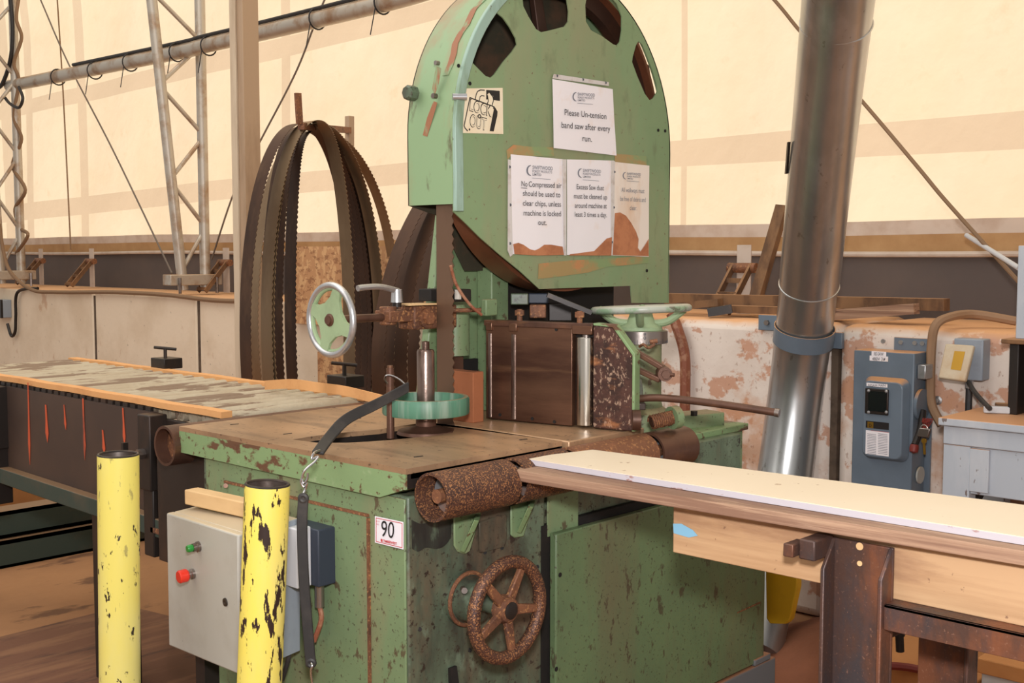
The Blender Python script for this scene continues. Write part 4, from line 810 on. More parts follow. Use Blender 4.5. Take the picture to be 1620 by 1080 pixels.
ll = B().cyl((lv.x, 2.30, 1.272), (lv.x, 2.30, 1.306), .016, .0135, n=20); le = PY(566, 456, 2.30); lp = V((lv.x, 2.30, 1.305))
ll.tube(smoothpts([lp + V((.004, 0, -.004)), lp + V((-.03, 0, .004)), (lp + le) / 2 + V((0, 0, .006)), le + V((.02, 0, .002)), le], 5), .008, 10).build('clamp_lever', 'alu', saw)
# ---- pulley on the table
PC = PZ(674, 680, TZ); 
B().lathe((PC.x, PC.y, TZ - .008), (0, 0, 1), [(.075, 0), (.072, .008), (.045, .012), (.04, .016), (.026, .02), (.026, .055)], 36).build('spindle_base', 'brown_steel', saw)
B().lathe((PC.x, PC.y, TZ + .05), (0, 0, 1), [(.03, 0), (.045, .006), (.045, .012), (.0375, .016), (.0225, .018), (.0225, .150), (.020, .156), (.01, .157), (.01, .176), (.0, .178)], 30).build('spindle', 'spindle', saw)
B().lathe((PC.x, PC.y, TZ + .043), (0, 0, 1), [(.109, 0), (.111, .004), (.111, .038), (.108, .043), (.098, .043), (.096, .02), (.03, .016), (.03, .004)], 60, closed=True).build('guide_roller_ring', 'tyre', saw)
# short pin post standing in the slot
pn = PZ(618, 693, TZ - .01); B().cyl((pn.x, pn.y, TZ - .01), (pn.x, pn.y, TZ + .165), .0095, n=16).cyl((pn.x, pn.y, TZ + .16), (pn.x, pn.y, TZ + .172), .0075, n=16).build('stop_pin', 'brown_steel', saw)
# ---- fence
F0 = V((2.25, 2.206, 0)); F1 = V((2.33, 1.775, 0)); FD = (F1 - F0).normalized(); FN = V((-FD.y, FD.x, 0)); FN = -FN if FN.x > 0 else FN
def PF(u, v, off=0): return PP(u, v, F0 + FN * off, FN)
fz0 = .953; topz = PF(770, 508).z
L_ = (F1 - F0).length
def fp(s_, z, off=0): return F0 + FD * (L_ * s_) + FN * off + V((0, 0, z))
def fs_(u): p = PF(u, 600); return (p - F0).dot(FD) / L_
sA, sB, sC = fs_(938), fs_(968), fs_(1000)
B().prism([fp(0, fz0), fp(fs_(905), fz0), fp(fs_(905), topz), fp(0, topz)], -FN * .03).build('fence_plate', 'fence', saw, .002)
chz = PF(1000, 562).z
fe = B().prism([fp(sA, fz0), fp(sC, fz0), fp(sC, chz), fp(sB, topz - .004), fp(sA, topz)], -FN * .03).build('fence_nose', 'fence_rough', saw, .003)
B().prism([fp(sC, fz0, .001), fp(sC + .018, fz0, .001), fp(sC + .018, chz + .004, .001), fp(sB + .012, topz + .004, .001), fp(sA, topz + .006, .001), fp(sA, topz, .001), fp(sB, topz - .003, .001), fp(sC, chz, .001)], -FN * .03).build('fence_edge', 'edge_green', saw, .002)
B().prism([fp(fs_(905), fz0, -.02), fp(sA, fz0, -.02), fp(sA, topz, -.02), fp(fs_(905), topz, -.02)], -FN * .008).build('roller_slot', 'dark', saw)
B().prism([fp(-.01, topz - .012, .004), fp(sA, topz - .012, .004), fp(sA, topz + .004, .004), fp(-.01, topz + .004, .004)], -FN * .036).build('fence_cap', 'brown_steel', saw, .002)
for (u0, u1, lo, hi, m_) in ((905, 938, 676, 530, 'chrome'), (806, 819, 668, 526, 'spindle'), (770, 780, 662, 524, 'spindle')):
    pm = PF((u0 + u1) / 2, 600); pe = PF(u1, 600); r_ = abs((pe - pm).dot(RT)) * 1.0; r_ = max(r_, .009)
    bz = V((pm.x, pm.y, 0)); o_ = -FN * (r_ * .75)
    B().cyl(bz + o_ + V((0, 0, fz0 + .004)), bz + o_ + V((0, 0, topz - .032)), r_, n=32).build('fence_roller', m_, saw, .001)
    B().cyl(bz + o_ + V((0, 0, topz - .034)), bz + o_ + V((0, 0, topz - .026)), r_ * .45, n=16).build('roller_pin', 'steel', saw)
    B().prism([bz + FN * .006 - FD * (r_ * 1.15) + V((0, 0, topz - .024)), bz + FN * .006 + FD * (r_ * 1.15) + V((0, 0, topz - .024)), bz + FN * .006 + FD * (r_ * 1.15) + V((0, 0, topz - .002)), bz + FN * .006 - FD * (r_ * 1.15) + V((0, 0, topz - .002))], -FN * .012).build('roller_bracket_plate', 'fence', saw, .002)
bb = B()
for (u, v) in ((791, 656), (842, 662), (877, 667), (776, 514), (815, 515), (915, 522), (880, 521)): p = PF(u, v, .001); bb.cyl(p, p + FN * .001, .0045, n=10)
bb.build('fence_bolt_holes', 'dark', saw)
for u, v in ((822, 492), (917, 496)):
    p = PF(u, 510, -.018); B().cyl((p.x, p.y, topz), (p.x, p.y, topz + .034), .0075, n=14).lathe((p.x, p.y, topz + .018), (0, 0, 1), [(.013, 0), (.013, .014)], 6).build('adjuster_bolt', 'rust', saw)
# ---- feed column with top handwheel
CC = V((2.615, 1.945, 0)) - RT * .012
B().lathe((CC.x, CC.y, .9), (0, 0, 1), [(.085, 0), (.085, .06), (.062, .075), (.058, .09), (.058, .27)], 36).build('feed_column', 'green', saw)
gr = B().lathe((CC.x, CC.y, 1.15), (0, 0, 1), [(.060, 0), (.074, .002), (.074, .036), (.06, .038)], 48).build('graduated_ring', 'steel', saw)
bb = B()
for k in range(60):
    a = 2 * math.pi * k / 60; e = V((math.cos(a), math.sin(a), 0)); hgt = .012 if k % 5 == 0 else .007
    bb.obox(V((CC.x, CC.y, 1.153 + hgt / 2)) + e * .0742, e * .0003, V((-e.y, e.x, 0)) * .0006, (0, 0, hgt / 2))
bb.build('graduations', 'ink', gr)
rp = V((CC.x, CC.y, 0)) - FH * .0745; text('0', rp + V((0, 0, 1.166)) - RT * .001, rp + V((0, 0, 1.166)) + RT * .006, .009, -FH, 'ink', gr, bold=.0002); text('8', rp + V((0, 0, 1.177)) - RT * .001, rp + V((0, 0, 1.177)) + RT * .006, .007, -FH, 'ink', gr, bold=.0002)
tilt = (V((0, 0, 1)) - RT * .035 + FH * .036).normalized()
TC = V((CC.x, CC.y, 1.245))
th = B().torus(TC, tilt, .128, .0125, 56, 12, .85).build('top_handwheel', 'wheel_top', saw)
B().lathe((CC.x, CC.y, 1.188), (0, 0, 1), [(.06, 0), (.058, .008), (.04, .02), (.034, .035), (.03, .05)], 32).build('wheel_hub', 'wheel_green', th)
for k in range(4):
    a = math.radians(35 + 90 * k); e = V((math.cos(a), math.sin(a), 0)); B().tube(smoothpts([V((CC.x, CC.y, 1.205)) + e * .035, V((CC.x, CC.y, 1.212)) + e * .075, TC + e * .118], 5), .011, 10).build('wheel_spoke', 'wheel_green', th)
q0 = PD(1000, 553, 2.98); q1 = PD(1050, 590, 2.92)
ar = B(); ar.bar(q0 - RT * .05 + V((0, 0, .03)), q1 + V((0, 0, .012)), .02, .014).bar(PD(1000, 585, 2.98) - RT * .05 + V((0, 0, .03)), PD(1045, 601, 2.92), .02, .014)
ar.build('link_arm', 'brown_steel', saw, .003)
B().cyl(q1 + FH * .02 + V((0, 0, 0)), q1 - FH * .03, .018, n=24).cyl(q1 - FH * .03, q1 - FH * .045, .011, n=6).cyl(q1 - FH * .04 + RT * .01, q1 - FH * .045 + RT * .02, .005, n=8).build('link_pivot', 'brown_steel', saw)
q = PD(1030, 541, 3.03); B().tube(smoothpts([PD(1012, 548, 3.05), PD(1018, 545, 3.03), PD(1026, 550, 3.03), PD(1036, 544, 3.03)], 5), .004).cyl(PD(1028, 541, 3.04), PD(1040, 539, 3.04), .006, n=8).build('column_catch', 'rust', saw)
p = PD(1005, 604, 3.05); B().prism([PD(u, v, 3.04) for u, v in ((1000, 592), (1010, 592), (1016, 602), (1018, 626), (1000, 628))], FH * .02).build('column_window', 'green_dirty', saw, .003)
B().cyl(PD(1003, 607, 3.035), PD(1003, 607, 3.02), .012, n=16).build('column_screw', 'black', saw)
B().tube(smoothpts([PD(985, 634, 2.96), PD(1040, 629, 2.92), PD(1130, 638, 2.85), PD(1232, 653, 2.78)], 6), .0095, 12).build('feed_lever', 'brown_steel', saw)
B().cyl(PD(1226, 652, 2.784), PD(1233, 653.3, 2.779), .0105, n=12).build('lever_tip', 'steel', saw)
B().obox(PD(1012, 642, 2.95), RT * .014, FH * .012, (0, 0, .009)).build('lever_clamp', 'black', saw, .002)
B().lathe(PD(1000, 664, 2.90), RT, [(.026, 0), (.026, .02)], 20).build('bed_collar', 'brown_steel', saw)
sp0 = PD(1030, 668, 2.98); sp1 = PD(1064, 660, 3.0); d_ = sp1 - sp0; u_, v_, w_ = basis(d_); n = 90
B().tube([sp0 + d_ * (i / n) + (u_ * math.cos(i * .72) + v_ * math.sin(i * .72)) * .017 for i in range(n + 1)], .0028, 6).build('spring', 'rust', saw)
B().cyl(sp0, sp1, .012, n=14).build('spring_rod', 'brown_steel', saw)
B().pipe(PD(1062, 661, 3.0), PD(1072, 659, 3.01), .03, .012, 24).build('spring_collar', 'green', saw)
B().obox(PZ(1092, 664, .905), (.09, -.03, 0), (.012, .04, 0), (0, 0, .022)).build('end_bracket', 'green', saw, .004)
bb = B(); [bb.lathe(PZ(u, v, .925), (0, 0, 1), [(.011, 0), (.011, .014)], 6) for u, v in ((1042, 652), (1098, 657))]; bb.build('bracket_bolts', 'black', saw)
# yellow guard at the right end of the machine
B().prism([PX(u, v, 3.12) for u, v in ((1210, 870), (1262, 870), (1261, 930), (1250, 980), (1244, 987), (1217, 986), (1212, 978))], (.03, 0, 0)).build('yellow_guard', 'yellow_plain', saw, .005)
B().box((3.03, 1.93, .27), (3.13, 1.95, .29)).build('guard_bracket', 'black', saw)
B().box((2.98, 1.80, .17), (3.07, 1.86, .19)).build('foot_lug', 'grey_plinth', saw, .004)
# fibreboard block
a = PZ(742, 662, TZ); c = PZ(768, 664, TZ)
tag(B().box((2.175, 2.18, TZ), (2.215, 2.30, TZ + .135)).build('fibreboard_block', 'fibre', bevel=.002), 'rust-brown fibreboard block standing between running blade and fence', 'board')
# ================================================================ CONTROL BOX
cb = thing('control_box', (1.45, 2.33, .45), 'light grey control enclosure with red and green buttons beside the left yellow bollards', 'control box')
pa, pb = V(PX(263, 811, 1.43)), V(PX(376, 846, 1.39)); pc, pd_ = V(PX(267, 1021, 1.45)), V(PX(378, 1067, 1.41))
bk = V((.185, .035, .0))
B().hexa([pc + V((.02, .0, 0)), pd_ + V((.02, 0, 0)), pd_ + bk, pc + bk, pa + V((.02, 0, 0)), pb + V((.02, 0, 0)), pb + bk, pa + bk]).build('box_body', 'grey_box', cb, .003)
dn = (pb - pa).cross(pc - pa).normalized(); dn = dn if dn.x < 0 else -dn
def PC_(u, v, o=0): return PP(u, v, pa + dn * (.0 + o), dn)
B().hexa([pc, pd_, pd_ - dn * .02, pc - dn * .02, pa, pb, pb - dn * .02, pa - dn * .02]).build('box_door', 'grey_box', cb, .004)
B().hexa([pd_ - dn * .024, pd_ - dn * .024 + (pd_ - pc) * .02, pd_ + bk + (pd_ - pc) * .02, pd_ + bk, pb - dn * .024, pb - dn * .024 + (pb - pa) * .02, pb + bk + (pb - pa) * .02, pb + bk]).build('side_panel', 'blue_grey', cb, .001)
for (u, v, r_, m_, nm, h) in ((309, 864, .0085, 'green_btn', 'start_button', .012), (300, 907, .015, 'red', 'stop_button', .02)):
    p = PC_(u + 6, v + (0), 0); B().lathe(p, dn, [(.012, 0), (.012, .006), (.0095, .008), (.0095, .016)], 20).build('button_collar', 'steel', cb)
    p2 = p + dn * .014; o_ = B().lathe(p2, dn, [(r_ * .8, 0), (r_, .004), (r_, h), (r_ * .85, h + .003), (0, h + .003)], 24).build(nm, m_, cb)
p = PC_(357, 952); B().lathe(p, dn, [(.0095, 0), (.009, .003), (.004, .0035), (0, .001)], 20).build('box_lock', 'black', cb)
# cable out of the box bottom and lower bracket
cable('control_cable', [V((1.52, 2.27, .46)), V((1.53, 2.25, .36)), V((1.56, 2.24, .2)), V((1.57, 2.22, .03))], .012, 'rubber', 'black cable dropping from the bottom of the grey control box')
B().box((1.50, 2.42, 0), (1.54, 2.46, .48)).build('leg', 'black', cb)
wd = PX(303, 790, 1.50); we = PX(402, 812, 1.47)
tag(B().bar(V((1.50, wd.y, .80)) + V((0, .0, .018)), V((1.52, 2.16, .818)), .04, .036).build('wood_offcut', 'palewood', bevel=.003), 'pale wooden offcut lying on top of the grey control box', 'timber')
js = thing('relay_box', (1.57, 2.05, .62), 'white and navy junction box on the machine side behind the hanging strap', 'electrical box')
q = [PX(u, v, 1.575) for u, v in ((452, 822), (503, 835), (503, 922), (452, 922))]
B().box((1.575, q[1].y, .655), (1.626, q[0].y, q[1].z - .005)).build('case', 'navy', js, .003)
B().box((1.535, q[1].y + .025, .655), (1.575, q[0].y + .03, q[1].z)).build('front_cover', 'white_paint', js, .003)
B().cyl((1.60, q[1].y + .03, .655), (1.60, q[1].y + .03, .60), .011, n=12).build('cable_gland', 'steel', js)
B().tube(smoothpts([(1.60, q[1].y + .03, .60), (1.60, q[1].y + .025, .57), (1.59, q[1].y + .04, .52)], 5), .006).build('gland_cable', 'hose', js)
cable('box_cable', [PX(462, 948, 1.60), PX(452, 970, 1.57), PX(450, 1000, 1.57), PX(457, 1035, 1.57), PX(446, 1075, 1.57)], .006, 'rubber', 'thin black cable hanging behind the front yellow bollard')
# ================================================================ BOLLARDS
def bollard(p, r, top, lean, mat, label):
    t = thing('bollard', (p.x - lean.x * p.z, p.y - lean.y * p.z, 0), label, 'bollard', 'chipped yellow pipe bollards')
    a = V((p.x - lean.x * p.z, p.y - lean.y * p.z, 0)); c = p
    B().pipe(a, c, r, r - .005, 40).build('pipe', mat, t)
    B().cyl(a + (c - a) * .55, a + (c - a) * .96, r - .0055, n=30).build('fill', 'grey_plinth', t)
    B().pipe(a + (c - a) * .94, c - (c - a) * .001, r - .0052, r - .0066, 36).build('inner_wall', 'steel', t)
    B().torus(c, (c - a), r - .0028, .0032, 40, 6).build('bare_rim', 'black', t)
    return t
bp = PD(187, 719, 2.55); bollard(bp, .0445, 0, RT * .018, 'yellow', 'upright yellow pipe bollard with few paint chips, at left')
bp = PD(423, 766, 2.24); bollard(bp, .0435, 0, RT * .055, 'yellow_worn', 'leaning yellow pipe bollard with heavy chipped paint, before the control box')
# ================================================================ RUBBER STRAPS
def strap(name, pts, sides, wd, label, ends, tp=None):
    o = thing(name, pts[0], label, 'strap', 'rubber tie straps')
    b = B(); P_ = smoothpts(pts, 8); n = len(P_); sd = []
    for i in range(n):
        t = i / (n - 1) * (len(sides) - 1); k = min(int(t), len(sides) - 2); f = t - k
        sd.append((V(sides[k]) * (1 - f) + V(sides[k + 1]) * f).normalized())
    b.ribbon(P_, sd, wd, .0075).build('band', 'rubber', o, .002)
    for (c, d2) in ends: B().torus(c, d2, wd * .30, .0055, 18, 8, 1).build('eyelet', 'rubber', o)
    return o
s0 = strap('rubber_strap', [PD(646, 612, 2.86), PD(600, 637, 2.80), PD(550, 662, 2.72), PD(524, 688, 2.65), PD(503, 716, 2.52)], [(0, 0, 1), (0, .2, 1), V((0, 0, .7)) - RT * .5, -RT * .9 + V((0, 0, .3)), -RT + V((0, 0, .2))], .026, 'black rubber strap stretched from the table pin to the hook at the table edge', [])
hk = B().tube(smoothpts([PD(506, 712, 2.50), PD(497, 716, 2.46), PD(493, 726, 2.45), PD(503, 722, 2.46), PD(498, 730, 2.45), PD(484, 742, 2.44), PD(478, 754, 2.44), PD(480, 764, 2.44), PD(486, 758, 2.44), PD(487, 748, 2.44)], 6), .0026, 8)
tag(hk.build('wire_hook', 'zinc'), 'bent silver wire hook at the table edge joining the two rubber straps', 'hook', 'wire hooks on the straps')
hk = B().tube(smoothpts([PD(480, 752, 2.44), PD(476, 762, 2.44), PD(481, 770, 2.44), PD(486, 764, 2.44), PD(482, 776, 2.44), PD(478, 786, 2.43), PD(481, 792, 2.43), PD(483, 783, 2.43)], 6), .0026, 8)
tag(hk.build('wire_hook', 'zinc'), 'lower silver wire hook at the top of the hanging strap', 'hook', 'wire hooks on the straps')
s1 = strap('rubber_strap', [PD(480, 785, 2.42), PD(478, 830, 2.42), PD(480, 900, 2.42), PD(485, 970, 2.42), PD(492, 1053, 2.42)], [RT, RT, RT, RT, RT], .022, 'black rubber strap hanging straight down in front of the machine side', [(PD(480, 788, 2.42), FH), (PD(492, 1048, 2.42), FH)])
tag(B().tube(smoothpts([PD(491, 1046, 2.42), PD(494, 1052, 2.41), PD(492, 1066, 2.41), PD(498, 1100, 2.41)], 5), .0026, 8).build('wire_hook', 'zinc'), 'silver wire hook at the bottom end of the hanging strap', 'hook', 'wire hooks on the straps')
tag(B().tube(smoothpts([PD(643, 610, 2.86), PD(632, 600, 2.86), PD(620, 594, 2.86), PD(611, 594, 2.86), PD(609, 600, 2.87), PD(613, 606, 2.88)], 6), .0024, 8).build('wire_hook', 'zinc'), 'wire hook looped round the steel pin on the table', 'hook', 'wire hooks on the straps')
# ================================================================ DUCT
dp = [PD(1188, 1055, 3.96), PD(1208, 940, 4.12), PD(1236, 790, 4.36), PD(1262, 600, 4.42), PD(1280, 450, 4.28), PD(1305, 200, 3.92), PD(1326, 0, 3.58), PD(1335, -90, 3.42), PD(1345, -330, 3.1)]
dp[0].z = .01
t = thing('duct_pipe', dp[0], 'large galvanised dust duct leaning against the block wall', 'duct')
P1 = smoothpts(dp[:5], 6); P2 = smoothpts(dp[4:], 6)
B().tube(P1, .104, 40).build('lower_pipe', 'galv', t); B().tube(P2, .1075, 40).build('upper_pipe', 'galv', t)
B().torus(dp[4], dp[5] - dp[4], .1065, .004, 40, 8).build('joint_seam', 'galv', t)
p = PD(1323, 36, 3.645); B().torus(p, dp[6] - dp[5], .1085, .003, 40, 8).build('upper_seam', 'galv', t)
c = PD(1272, 528, 4.36); dd = (dp[4] - dp[3]).normalized()
cl = B().lathe(c - dd * .035, dd, [(.109, 0), (.112, 0), (.112, .065), (.109, .065)], 40, closed=True).build('wall_clamp', 'switch', t)
for (u, v, s_) in ((1216, 510, -1), (1318, 538, 1)):
    p = PX(u, v, XW - .01); B().box((XW - .02, p.y - .04, p.z - .03), (XW + .0, p.y + .04, p.z + .03)).build('clamp_ear', 'switch', cl, .002); B().lathe((XW - .02, p.y, p.z), (-1, 0, 0), [(.011, 0), (.011, .01)], 6).build('ear_bolt', 'steel', cl)
tag(B().obox(PD(1246, 250, 4.0), RT * .004, (dp[6] - dp[5]).normalized() * .07, FH * .01).build('metal_clip', 'black'), 'thin dark strip fixed to the left side of the duct', 'strip')
cable('rubber_hose', [PX(1062, 496, 3.96), PX(1072, 520, 3.96), PX(1083, 560, 3.96), PX(1084, 610, 3.96), PX(1083, 680, 3.96)], .022, 'hose', 'reddish-brown hose running down the white block beside the green column')
# ================================================================ SWITCH BOX
sw = thing('disconnect_switch', (3.9, 1.87, .5), 'tall blue-grey disconnect switch box on the dusty concrete block', 'switch box')
A_ = PX(1351, 553, 3.88); Bq = PX(1447, 556, 3.88); zb = PX(1352, 776, 3.88).z; ya, yb = A_.y, Bq.y; zt = A_.z
B().box((3.88, yb, zb), (3.985, ya, zt)).build('case', 'switch', sw, .004)
B().box((3.985, yb - .02, zb - .02), (3.995, ya - .1, zt + .045)).build('back_plate', 'switch', sw, .002)
bb = B(); [bb.cyl((3.985, PX(u, 538, 3.985).y, zt + .028), (3.978, PX(u, 538, 3.985).y, zt + .028), .008, n=10) for u in (1398, 1426, 1448, 1460)]; bb.build('mount_screws', 'alu', sw)
# raised cover
c0, c1 = PX(1364, 594, 3.86), PX(1434, 734, 3.86); ym = (c0.y + c1.y) / 2; zm = (c0.z + c1.z) / 2; hy = (c0.y - c1.y) / 2; hz = (c0.z - c1.z) / 2
def rr(hy, hz, r, x, n=6):
    out = []
    for (sy, sz, a0) in ((1, 1, 0), (-1, 1, 90), (-1, -1, 180), (1, -1, 270)):
        for k in range(n + 1):
            a = math.radians(a0 + 90 * k / n); out.append(V((x, ym + sy * (hy - r) + r * math.cos(a), zm + sz * (hz - r) + r * math.sin(a))))
    return out
b = B(); r1 = rr(hy, hz, .03, 3.88); r2 = rr(hy - .014, hz - .014, .024, 3.845); n = len(r1)
b.add(r1 + r2, [(i, (i + 1) % n, (i + 1) % n + n, i + n) for i in range(n)] + [tuple(range(n, 2 * n)), tuple(range(n - 1, -1, -1))]); cv = b.build('raised_cover', 'switch', sw, .003, 60)
def sq(u0, v0, u1, v1, x, th, mat, nm, par, bev=0):
    a, c = PX(u0, v0, x), PX(u1, v1, x); return B().box((x - th, c.y, c.z), (x, a.y, a.z)).build(nm, mat, par, bev)
sq(1370, 613, 1406, 657, 3.845, .008, 'black', 'window_frame', cv, .003); sq(1374, 618, 1402, 652, 3.8365, .0008, 'glass', 'window_pane', cv)
bb = B(); [bb.lathe(PX(u, v, 3.836), (-1, 0, 0), [(.006, 0), (.004, .003), (0, .004)], 12) for u, v in ((1374, 618), (1402, 619), (1374, 652), (1402, 652))]; bb.build('window_screws', 'alu', cv)
o_ = sq(1370, 665, 1406, 680, 3.8448, .0008, 'jet', 'maker_label', cv); 
bb = B(); a = PX(1377, 672, 3.8435); bb.box((3.843, a.y - .011, a.z - .011), (3.8438, a.y + .011, a.z + .011)); bb.build('label_square', 'brass', cv)
text('D', PX(1375.3, 675, 3.8425), PX(1379, 675, 3.8425), .011, nX, 'jet', cv, off=.0008)
sq(1370, 680, 1406, 722, 3.8448, .0008, 'paper', 'warning_label', cv); sq(1378, 680.5, 1406, 684, 3.8438, .0006, 'ink_red', 'warning_stripe', cv)
bb = B()
for k in range(13):
    for (u0, u1) in ((1372, 1386), (1389, 1404)): a, c = PX(u0, 687 + k * 2.6, 3.8437), PX(u1, 687.4 + k * 2.6, 3.8437); bb.box((3.8433, c.y, c.z - .0006), (3.8437, a.y, c.z + .0009))
bb.build('warning_print', 'ink_grey', cv)
for (q, s_, h) in (((1379, 555, 1402, 564), 'RE-SAW', .0115), ((1376, 562, 1405, 572), '480V 3∅', .0115)):
    x = 3.8795 if s_ != 'RE-SAW' else 3.8785; sq(*q, x, .0008, 'paper', 'stuck_label', sw); text(s_, PX(q[0] + 4, q[3] - 2, x - .001), PX(q[2] - 4, q[3] - 1.6, x - .001), h, nX, 'ink', sw)
sq(1371, 605, 1404, 613, 3.8445, .0008, 'paper', 'stuck_label', cv); text('RESAW MAIN', PX(1374, 611, 3.8435), PX(1401, 611.4, 3.8435), .0085, nX, 'ink', cv)
sq(1351, 767, 1378, 775, 3.8795, .0008, 'paper', 'stuck_label', sw); text('BUS DISC', PX(1354, 773, 3.8785), PX(1375, 773.4, 3.8785), .008, nX, 'ink', sw)
# side hardware
yr = yb - .002
B().box((3.90, yr - .03, zt - .09), (3.96, yr, zt - .04)).build('hinge_bracket', 'alu', sw, .003)
dk = PX(1460, 640, 3.93); B().cyl((3.93, yr, dk.z), (3.93, yr - .012, dk.z), .055, n=36).build('handle_disc', 'switch', sw)
B().tube(smoothpts([(3.92, yr - .015, dk.z - .02), (3.88, yr - .025, dk.z - .08), (3.85, yr - .02, dk.z - .13)], 5), .012, 10).build('switch_handle', 'black', sw)
B().lathe((3.85, yr - .02, dk.z - .13), (-.3, 0, -1), [(.014, 0), (.016, .012), (.014, .025), (0, .03)], 14).build('handle_grip', 'red_dark', sw)
kn = PX(1462, 752, 3.94); B().cyl((3.94, yr, kn.z), (3.94, yr - .006, kn.z), .03, n=28).build('knockout', 'grey_box', sw)
pk = thing('padlock', PX(1458, 690, 3.90), 'small brass padlock hanging on the switch box handle', 'padlock')
q = PX(1462, 684, 3.86); B().obox(q, (0, .02, 0), (.007, 0, 0), (0, -.004, .016)).build('lock_body', 'steel', pk, .003)
B().tube(arc(q + V((0, 0, .014)), (0, 1, 0), (0, 0, 1), .012, 0, math.pi, 12), .003, 8).build('shackle', 'steel', pk)
B().lathe(q + V((0, -.002, -.028)), (-1, 0, 0), [(.009, 0), (.009, .006)], 14).build('key_head', 'brass', pk); B().bar(q + V((0, 0, -.03)), q + V((0, -.004, -.075)), .008, .004, (1, 0, 0)).build('key_blade', 'brass', pk)
bb = B(); [bb.tube(smoothpts([q + V((0, .002 * k, .01)), q + V((.0, -.008 + .006 * k, .03)), q + V((0, -.012 + .008 * k, .05)), q + V((0, .004 * k, .035))], 5), .002, 6) for k in range(-2, 3)]; bb.build('twisted_wire', 'red_dark', pk)
# conduits and receptacle
cable('flexible_conduit', [PX(1608, 508, 4.2), PX(1540, 497, 4.15), PX(1500, 502, 4.02), PX(1480, 515, 3.97), PX(1474, 545, 3.97), PX(1472, 600, 3.97), PX(1474, 640, 3.97), PX(1490, 672, 3.97)], .016, 'conduit', 'dusty flexible conduit looping over the block edge right of the switch box')
rc = thing('outlet_box', (3.95, 1.55, .9), 'beige weatherproof outlet box with tilted cover on the concrete block', 'outlet')
o0 = PX(1530, 566, 3.94); B().box((3.935, o0.y - .055, o0.z - .075), (XW - .0, o0.y + .045, o0.z + .065)).build('box_body', 'blue_grey', rc, .004)
cq = [PX(u, v, x) for u, v, x in ((1497, 544, 3.90), (1542, 547, 3.90), (1528, 604, 3.86), (1485, 598, 3.86))]; nn = (cq[1] - cq[0]).cross(cq[2] - cq[0]).normalized(); nn = nn if nn.x < 0 else -nn
lid = B().hexa([*[p - nn * .012 for p in (cq[3], cq[2], cq[1], cq[0])], *[p + nn * .008 for p in (cq[3], cq[2], cq[1], cq[0])]]).build('cover', 'beige_plastic', rc, .005)
wq = [PP(u, v, cq[0] + nn * .009, nn) for u, v in ((1510, 555), (1527, 556), (1520, 586), (1504, 584))]; B().prism(wq, nn * .0006).build('cover_window', 'brass', lid)
B().cyl((3.965, o0.y + .0, o0.z - .075), (3.965, o0.y, o0.z - .105), .014, n=14).build('connector', 'alu', rc)
cable('black_cable', [(3.965, o0.y, o0.z - .10), (3.965, o0.y, o0.z - .15), (3.965, o0.y, o0.z - .30)], .012, 'rubber', 'short black cable dropping straight from the outlet box')
cable('black_cable', [PX(1532, 604, 3.9), PX(1542, 620, 3.85), PX(1556, 636, 3.8), PX(1566, 646, 3.75)], .008, 'rubber', 'black cord slanting from the outlet cover to the workbench')
tag(B().lathe(PX(1484, 633, 4.0), (-1, 0, 0), [(.016, 0), (.016, .004), (.009, .006), (.009, .02)], 12).build('anchor_bolt', 'alu'), 'bright anchor bolt in the concrete between switch box and workbench', 'bolt')
tag(B().lathe(PX(1546, 547, 4.0), (-1, 0, 0), [(.014, 0), (.014, .004), (.009, .006), (.009, .014)], 12).build('anchor_bolt', 'alu'), 'bright anchor bolt in the concrete just above the outlet box', 'bolt')
# ================================================================ WORKBENCH
wbx, wby = 3.60, 1.51; wz = .885
wb = thing('workbench', (wbx, wby, 0), 'pale blue painted wooden workbench with dusty top at the right edge', 'workbench')
B().box((wbx - .02, .2, wz - .025), (3.99, wby + .01, wz)).build('bench_top', 'bench', wb, .004)
B().box((wbx, .2, wz - .085), (wbx + .04, wby, wz - .026)).build('upper_apron', 'bench', wb, .003)
B().box((wbx + .012, .2, wz - .235), (wbx + .045, wby - .085, wz - .086)).build('front_apron', 'bench', wb, .003)
B().box((wbx + .004, wby - .085, 0), (wbx + .06, wby - .0, wz - .086)).build('leg', 'bench', wb, .003); B().box((3.9, wby - .085, 0), (3.96, wby, wz - .03)).build('leg', 'bench', wb, .003)
B().box((wbx, wby - .145, wz - .225), (wbx + .012, wby - .085, wz - .09)).build('apron_block', 'bench', wb, .002)
B().box((wbx + .2, 1.17, 0), (wbx + .24, 1.24, wz - .03)).build('leg', 'bench', wb, .003)
q = PX(1604, 762, 3.70); tag(B().box((3.72, q.y - .02, q.z - .05), (3.74, q.y + .02, q.z + .06)).build('blue_level', 'blue', bevel=.003), 'blue tool hanging under the workbench apron', 'tool')
q = PX(1606, 800, 3.78); tag(B().torus(q + V((0, 0, -.03)), (1, 0, 0), .125, .014, 40, 8).torus(q + V((-.03, .006, -.03)), (1, .1, 0), .118, .014, 40, 8).build('coiled_hose', 'rubber'), 'black hose coil hanging beneath the workbench', 'hose')
q = PX(1596, 556, 3.95); dx_ = thing('dark_cabinet', (3.9, 1.2, wz), 'small dark open cabinet on the workbench at the right edge', 'cabinet')
y_ = PX(1596, 580, 3.80).y; zt_ = PX(1594, 543, 3.80).z
B().box((3.80, y_ - .03, wz), (3.98, y_, zt_)).build('side_panel', 'black', dx_, .003); B().box((3.78, .5, zt_), (3.98, y_ + .02, zt_ + .015)).build('top_panel', 'wood_dark', dx_, .003); B().box((3.96, .5, wz), (3.98, y_ - .03, zt_)).build('back_panel', 'dark', dx_)
